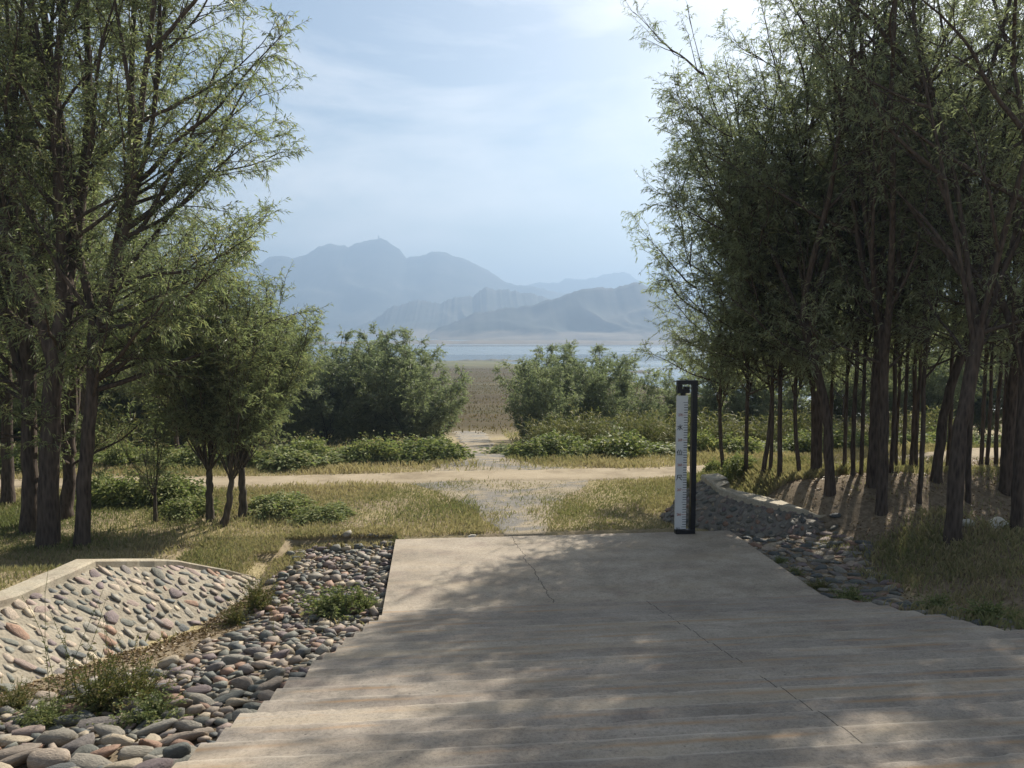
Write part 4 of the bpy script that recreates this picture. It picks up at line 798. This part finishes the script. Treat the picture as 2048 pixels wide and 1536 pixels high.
# dry leaves blown against the wall foot, into the gutter and under the grove
def litter(n, f):
    x, y, = f(n); z = hgt(x, y) + .012; p = np.stack([x, y, z], 1); d = norm(np.stack([g.normal(0, 1, n), g.normal(0, 1, n), g.uniform(-.1, .5, n)], 1)); mb = MB(); leaves(mb, p, d, g.uniform(.03, .06, n), .22, g, .1); return mb
def lf1(n):
    y = g.uniform(4.5, 10.6, n); e = np.abs(g.normal(0, 1, n)) * np.interp(y, [4.5, 6, 7.2, 8.5, 10.6], [.12, .22, .35, .3, .15]); return footx(y) + .02 + e, y
def lf2(n):
    y = g.uniform(5, 16, n); return xr(y) + .1 + g.uniform(0, 8, n), y
def lf3(n):
    y = g.uniform(4.5, 12.6, n); return footx(y) + (xl(y) - footx(y)) * g.random(n), y
m1 = litter(3800, lf1); m3 = litter(2600, lf3); m1.V += m3.V; m1.Q += [m3.Q[0] + m1.n]; m1.rq += m3.rq; m1.n += m3.n; m2 = litter(16000, lf2); m1.V += m2.V; m1.Q += [m2.Q[0] + m1.n]; m1.rq += m2.rq; m1.n += m2.n
put('leaf_litter', m1.mesh('leaf_litter', M['litter'], False), kind='stuff')

# ================================================================== WATER LEVEL GAUGE
q = atz(1340, 1059, .012); GX0, GY0 = q[0], min(q[1], YL - .12); SC = .00835
gz = .012
ga = thing('water_gauge', (GX0, GY0, gz), 'white water level staff with red numbers hung from a black scroll-topped post on the landing', 'gauge')
ga.rotation_euler = (0, 0, -R(2))
def U(cx): return (cx - 85) / 9.03 * SC
def Zt(cy): return (1060 - (740 + cy / 9.03)) * SC
def gbox(mb, cx0, cx1, cy0, cy1, dy0, dy1): box(mb, (U(cx0), dy0, Zt(cy1)), (U(cx1), dy1, Zt(cy0)))
D0, D1 = -.055, .055
def part(name, boxes, mat, label=None):
    mb = MB()
    for b in boxes: gbox(mb, *b)
    me = mb.mesh(name, mat, False); o = put(name, me, ga, label=label)
    if mat is M['black']:
        bv = o.modifiers.new('bevel', 'BEVEL'); bv.width = .004; bv.segments = 2
    return o
CB = (1060 - 740) * 9.03
part('post', [(358, 450, 176, CB - 76, D0, D1)], M['black'])
part('top_bar', [(85, 450, 103, 175, D0, D1)], M['black'])
part('scroll_hook', [(85, 170, 176, 330, D0, D1), (171, 305, 256, 330, D0, D1), (212, 305, 215, 255, D0, D1)], M['black'])
part('connector', [(155, 240, 331, 377, -.03, .03)], M['black'])
part('base_bar', [(92, 450, CB - 75, CB, D0, D1)], M['black'])
part('board', [(83, 283, 378, 2806, -.022, .022)], M['white'])
# scale marks: 270.5 down to 265.5, ten to a metre
tk = [((500 + i * 45.25)) for i in range(51)]
for i, cy_ in enumerate(tk):
    lg = i % 5 == 0; mat = M['red'] if (i - 5) % 10 == 0 else M['ink']
    part('scale_mark', [(200 if lg else 215, 281, cy_ - (3.5 if lg else 5.5), cy_ + (3.5 if lg else 5.5), -.0245, -.0218)], mat)
def text(s, cx, cy_, size, mat, name, thin=0.0, sx=1.0):
    cu = bpy.data.curves.new(name, 'FONT'); cu.body = s; cu.size = size; cu.align_x = 'CENTER'; cu.align_y = 'CENTER'; cu.extrude = .001; cu.offset = thin
    o = bpy.data.objects.new(name, cu); COL.objects.link(o); bpy.context.view_layer.update(); me = bpy.data.meshes.new_from_object(o.evaluated_get(bpy.context.evaluated_depsgraph_get())); bpy.data.objects.remove(o)
    me.materials.clear(); me.materials.append(mat); t = put(name, me, ga); t.rotation_euler = (R(90), 0, 0); t.location = (U(cx), -.0235, Zt(cy_)); t.scale = (sx, 1, 1); return t
for i, s in enumerate(('270', '269', '268', '267', '266')): text(s, 150, 726 + i * 452.5, .062, M['red'], 'number', .0006, .78)
text('265.5', 135, 726 + 4.55 * 452.5 - 25 + 30, .045, M['board_faint'] if 'board_faint' in M else M['ink'], 'number', 0, .7)
# the three characters, brush by brush: 水 位 尺, on a 100-unit square
def strokes(name, cx, cy_, size, L):
    mb = MB(); k = size / 100
    for pts, w_ in L:
        p = np.array([(x, 100 - y) for x, y in pts], float); d = np.gradient(p, axis=0); d /= np.linalg.norm(d, axis=1, keepdims=True); nrm = np.stack([-d[:, 1], d[:, 0]], 1); ww = np.linspace(1, .8, len(p))[:, None] * w_ / 2
        a, b = p + nrm * ww, p - nrm * ww; n = len(p); V = np.concatenate([np.stack([a[:, 0], np.full(n, 0), a[:, 1]], 1), np.stack([b[:, 0], np.full(n, 0), b[:, 1]], 1)]); V[:, [0, 2]] -= 50; V *= k; V2 = V - [0, .003, 0]
        mb.add(np.concatenate([V, V2]), [(2 * n + i, 2 * n + i + 1, 3 * n + i + 1, 3 * n + i) for i in range(n - 1)] + [(i, i + n, 3 * n + i, 2 * n + i) for i in (0, n - 1)])
    o = put(name, mb.mesh(name, M['ink'], False), ga); o.location = (U(cx), -.0225 - .0008, Zt(cy_))
strokes('character', 145, 948, .10, [([(50, 4), (50, 92)], 12), ([(50, 95), (36, 88)], 9), ([(8, 32), (38, 32), (32, 55), (8, 84)], 11), ([(88, 18), (58, 42)], 10), ([(54, 38), (68, 64), (94, 86)], 11)])
strokes('character', 145, 1400, .10, [([(30, 4), (20, 32), (4, 56)], 11), ([(20, 34), (20, 98)], 11), ([(62, 4), (68, 18)], 11), ([(36, 28), (96, 28)], 10), ([(48, 42), (54, 78)], 10), ([(86, 40), (76, 80)], 10), ([(32, 90), (98, 90)], 11)])
strokes('character', 145, 1857, .10, [([(18, 10), (84, 10)], 11), ([(84, 6), (84, 46)], 11), ([(20, 45), (86, 45)], 10), ([(22, 8), (20, 56), (4, 96)], 11), ([(54, 46), (68, 72), (98, 96)], 11)])
# small ring on the top bar
th = np.linspace(0, 2 * math.pi, 13); rg = MB(); tubes(rg, np.stack([U(265) + .018 * np.cos(th), 0 * th, Zt(85) + .016 * np.sin(th)], 1)[None], np.full((1, 13), .0035), 5); put('ring', rg.mesh('ring', M['black']), ga)
# ---- loose pale stones
def rock(px, py, r, lb, mat):
    p = gp(px, py); V, F = SHAPES[3][int(rng.integers(12))]; mb = MB(); mb.add(V * [r * 1.3, r, r * .6], T=F); o = put('rock', mb.mesh('rock', mat), loc=(p[0], p[1], p[2] + r * .3), label=lb, cat='stone'); return o
rock(943, 1074, .06, 'little white stone lying at the far edge of the landing', M['pale']); rock(1925, 1050, .13, 'pale flat stone on the sandy ground behind the sturdy willow', M['pale']); rock(1995, 1053, .17, 'pale stone half buried next to the trunk at the picture edge', M['pale'])
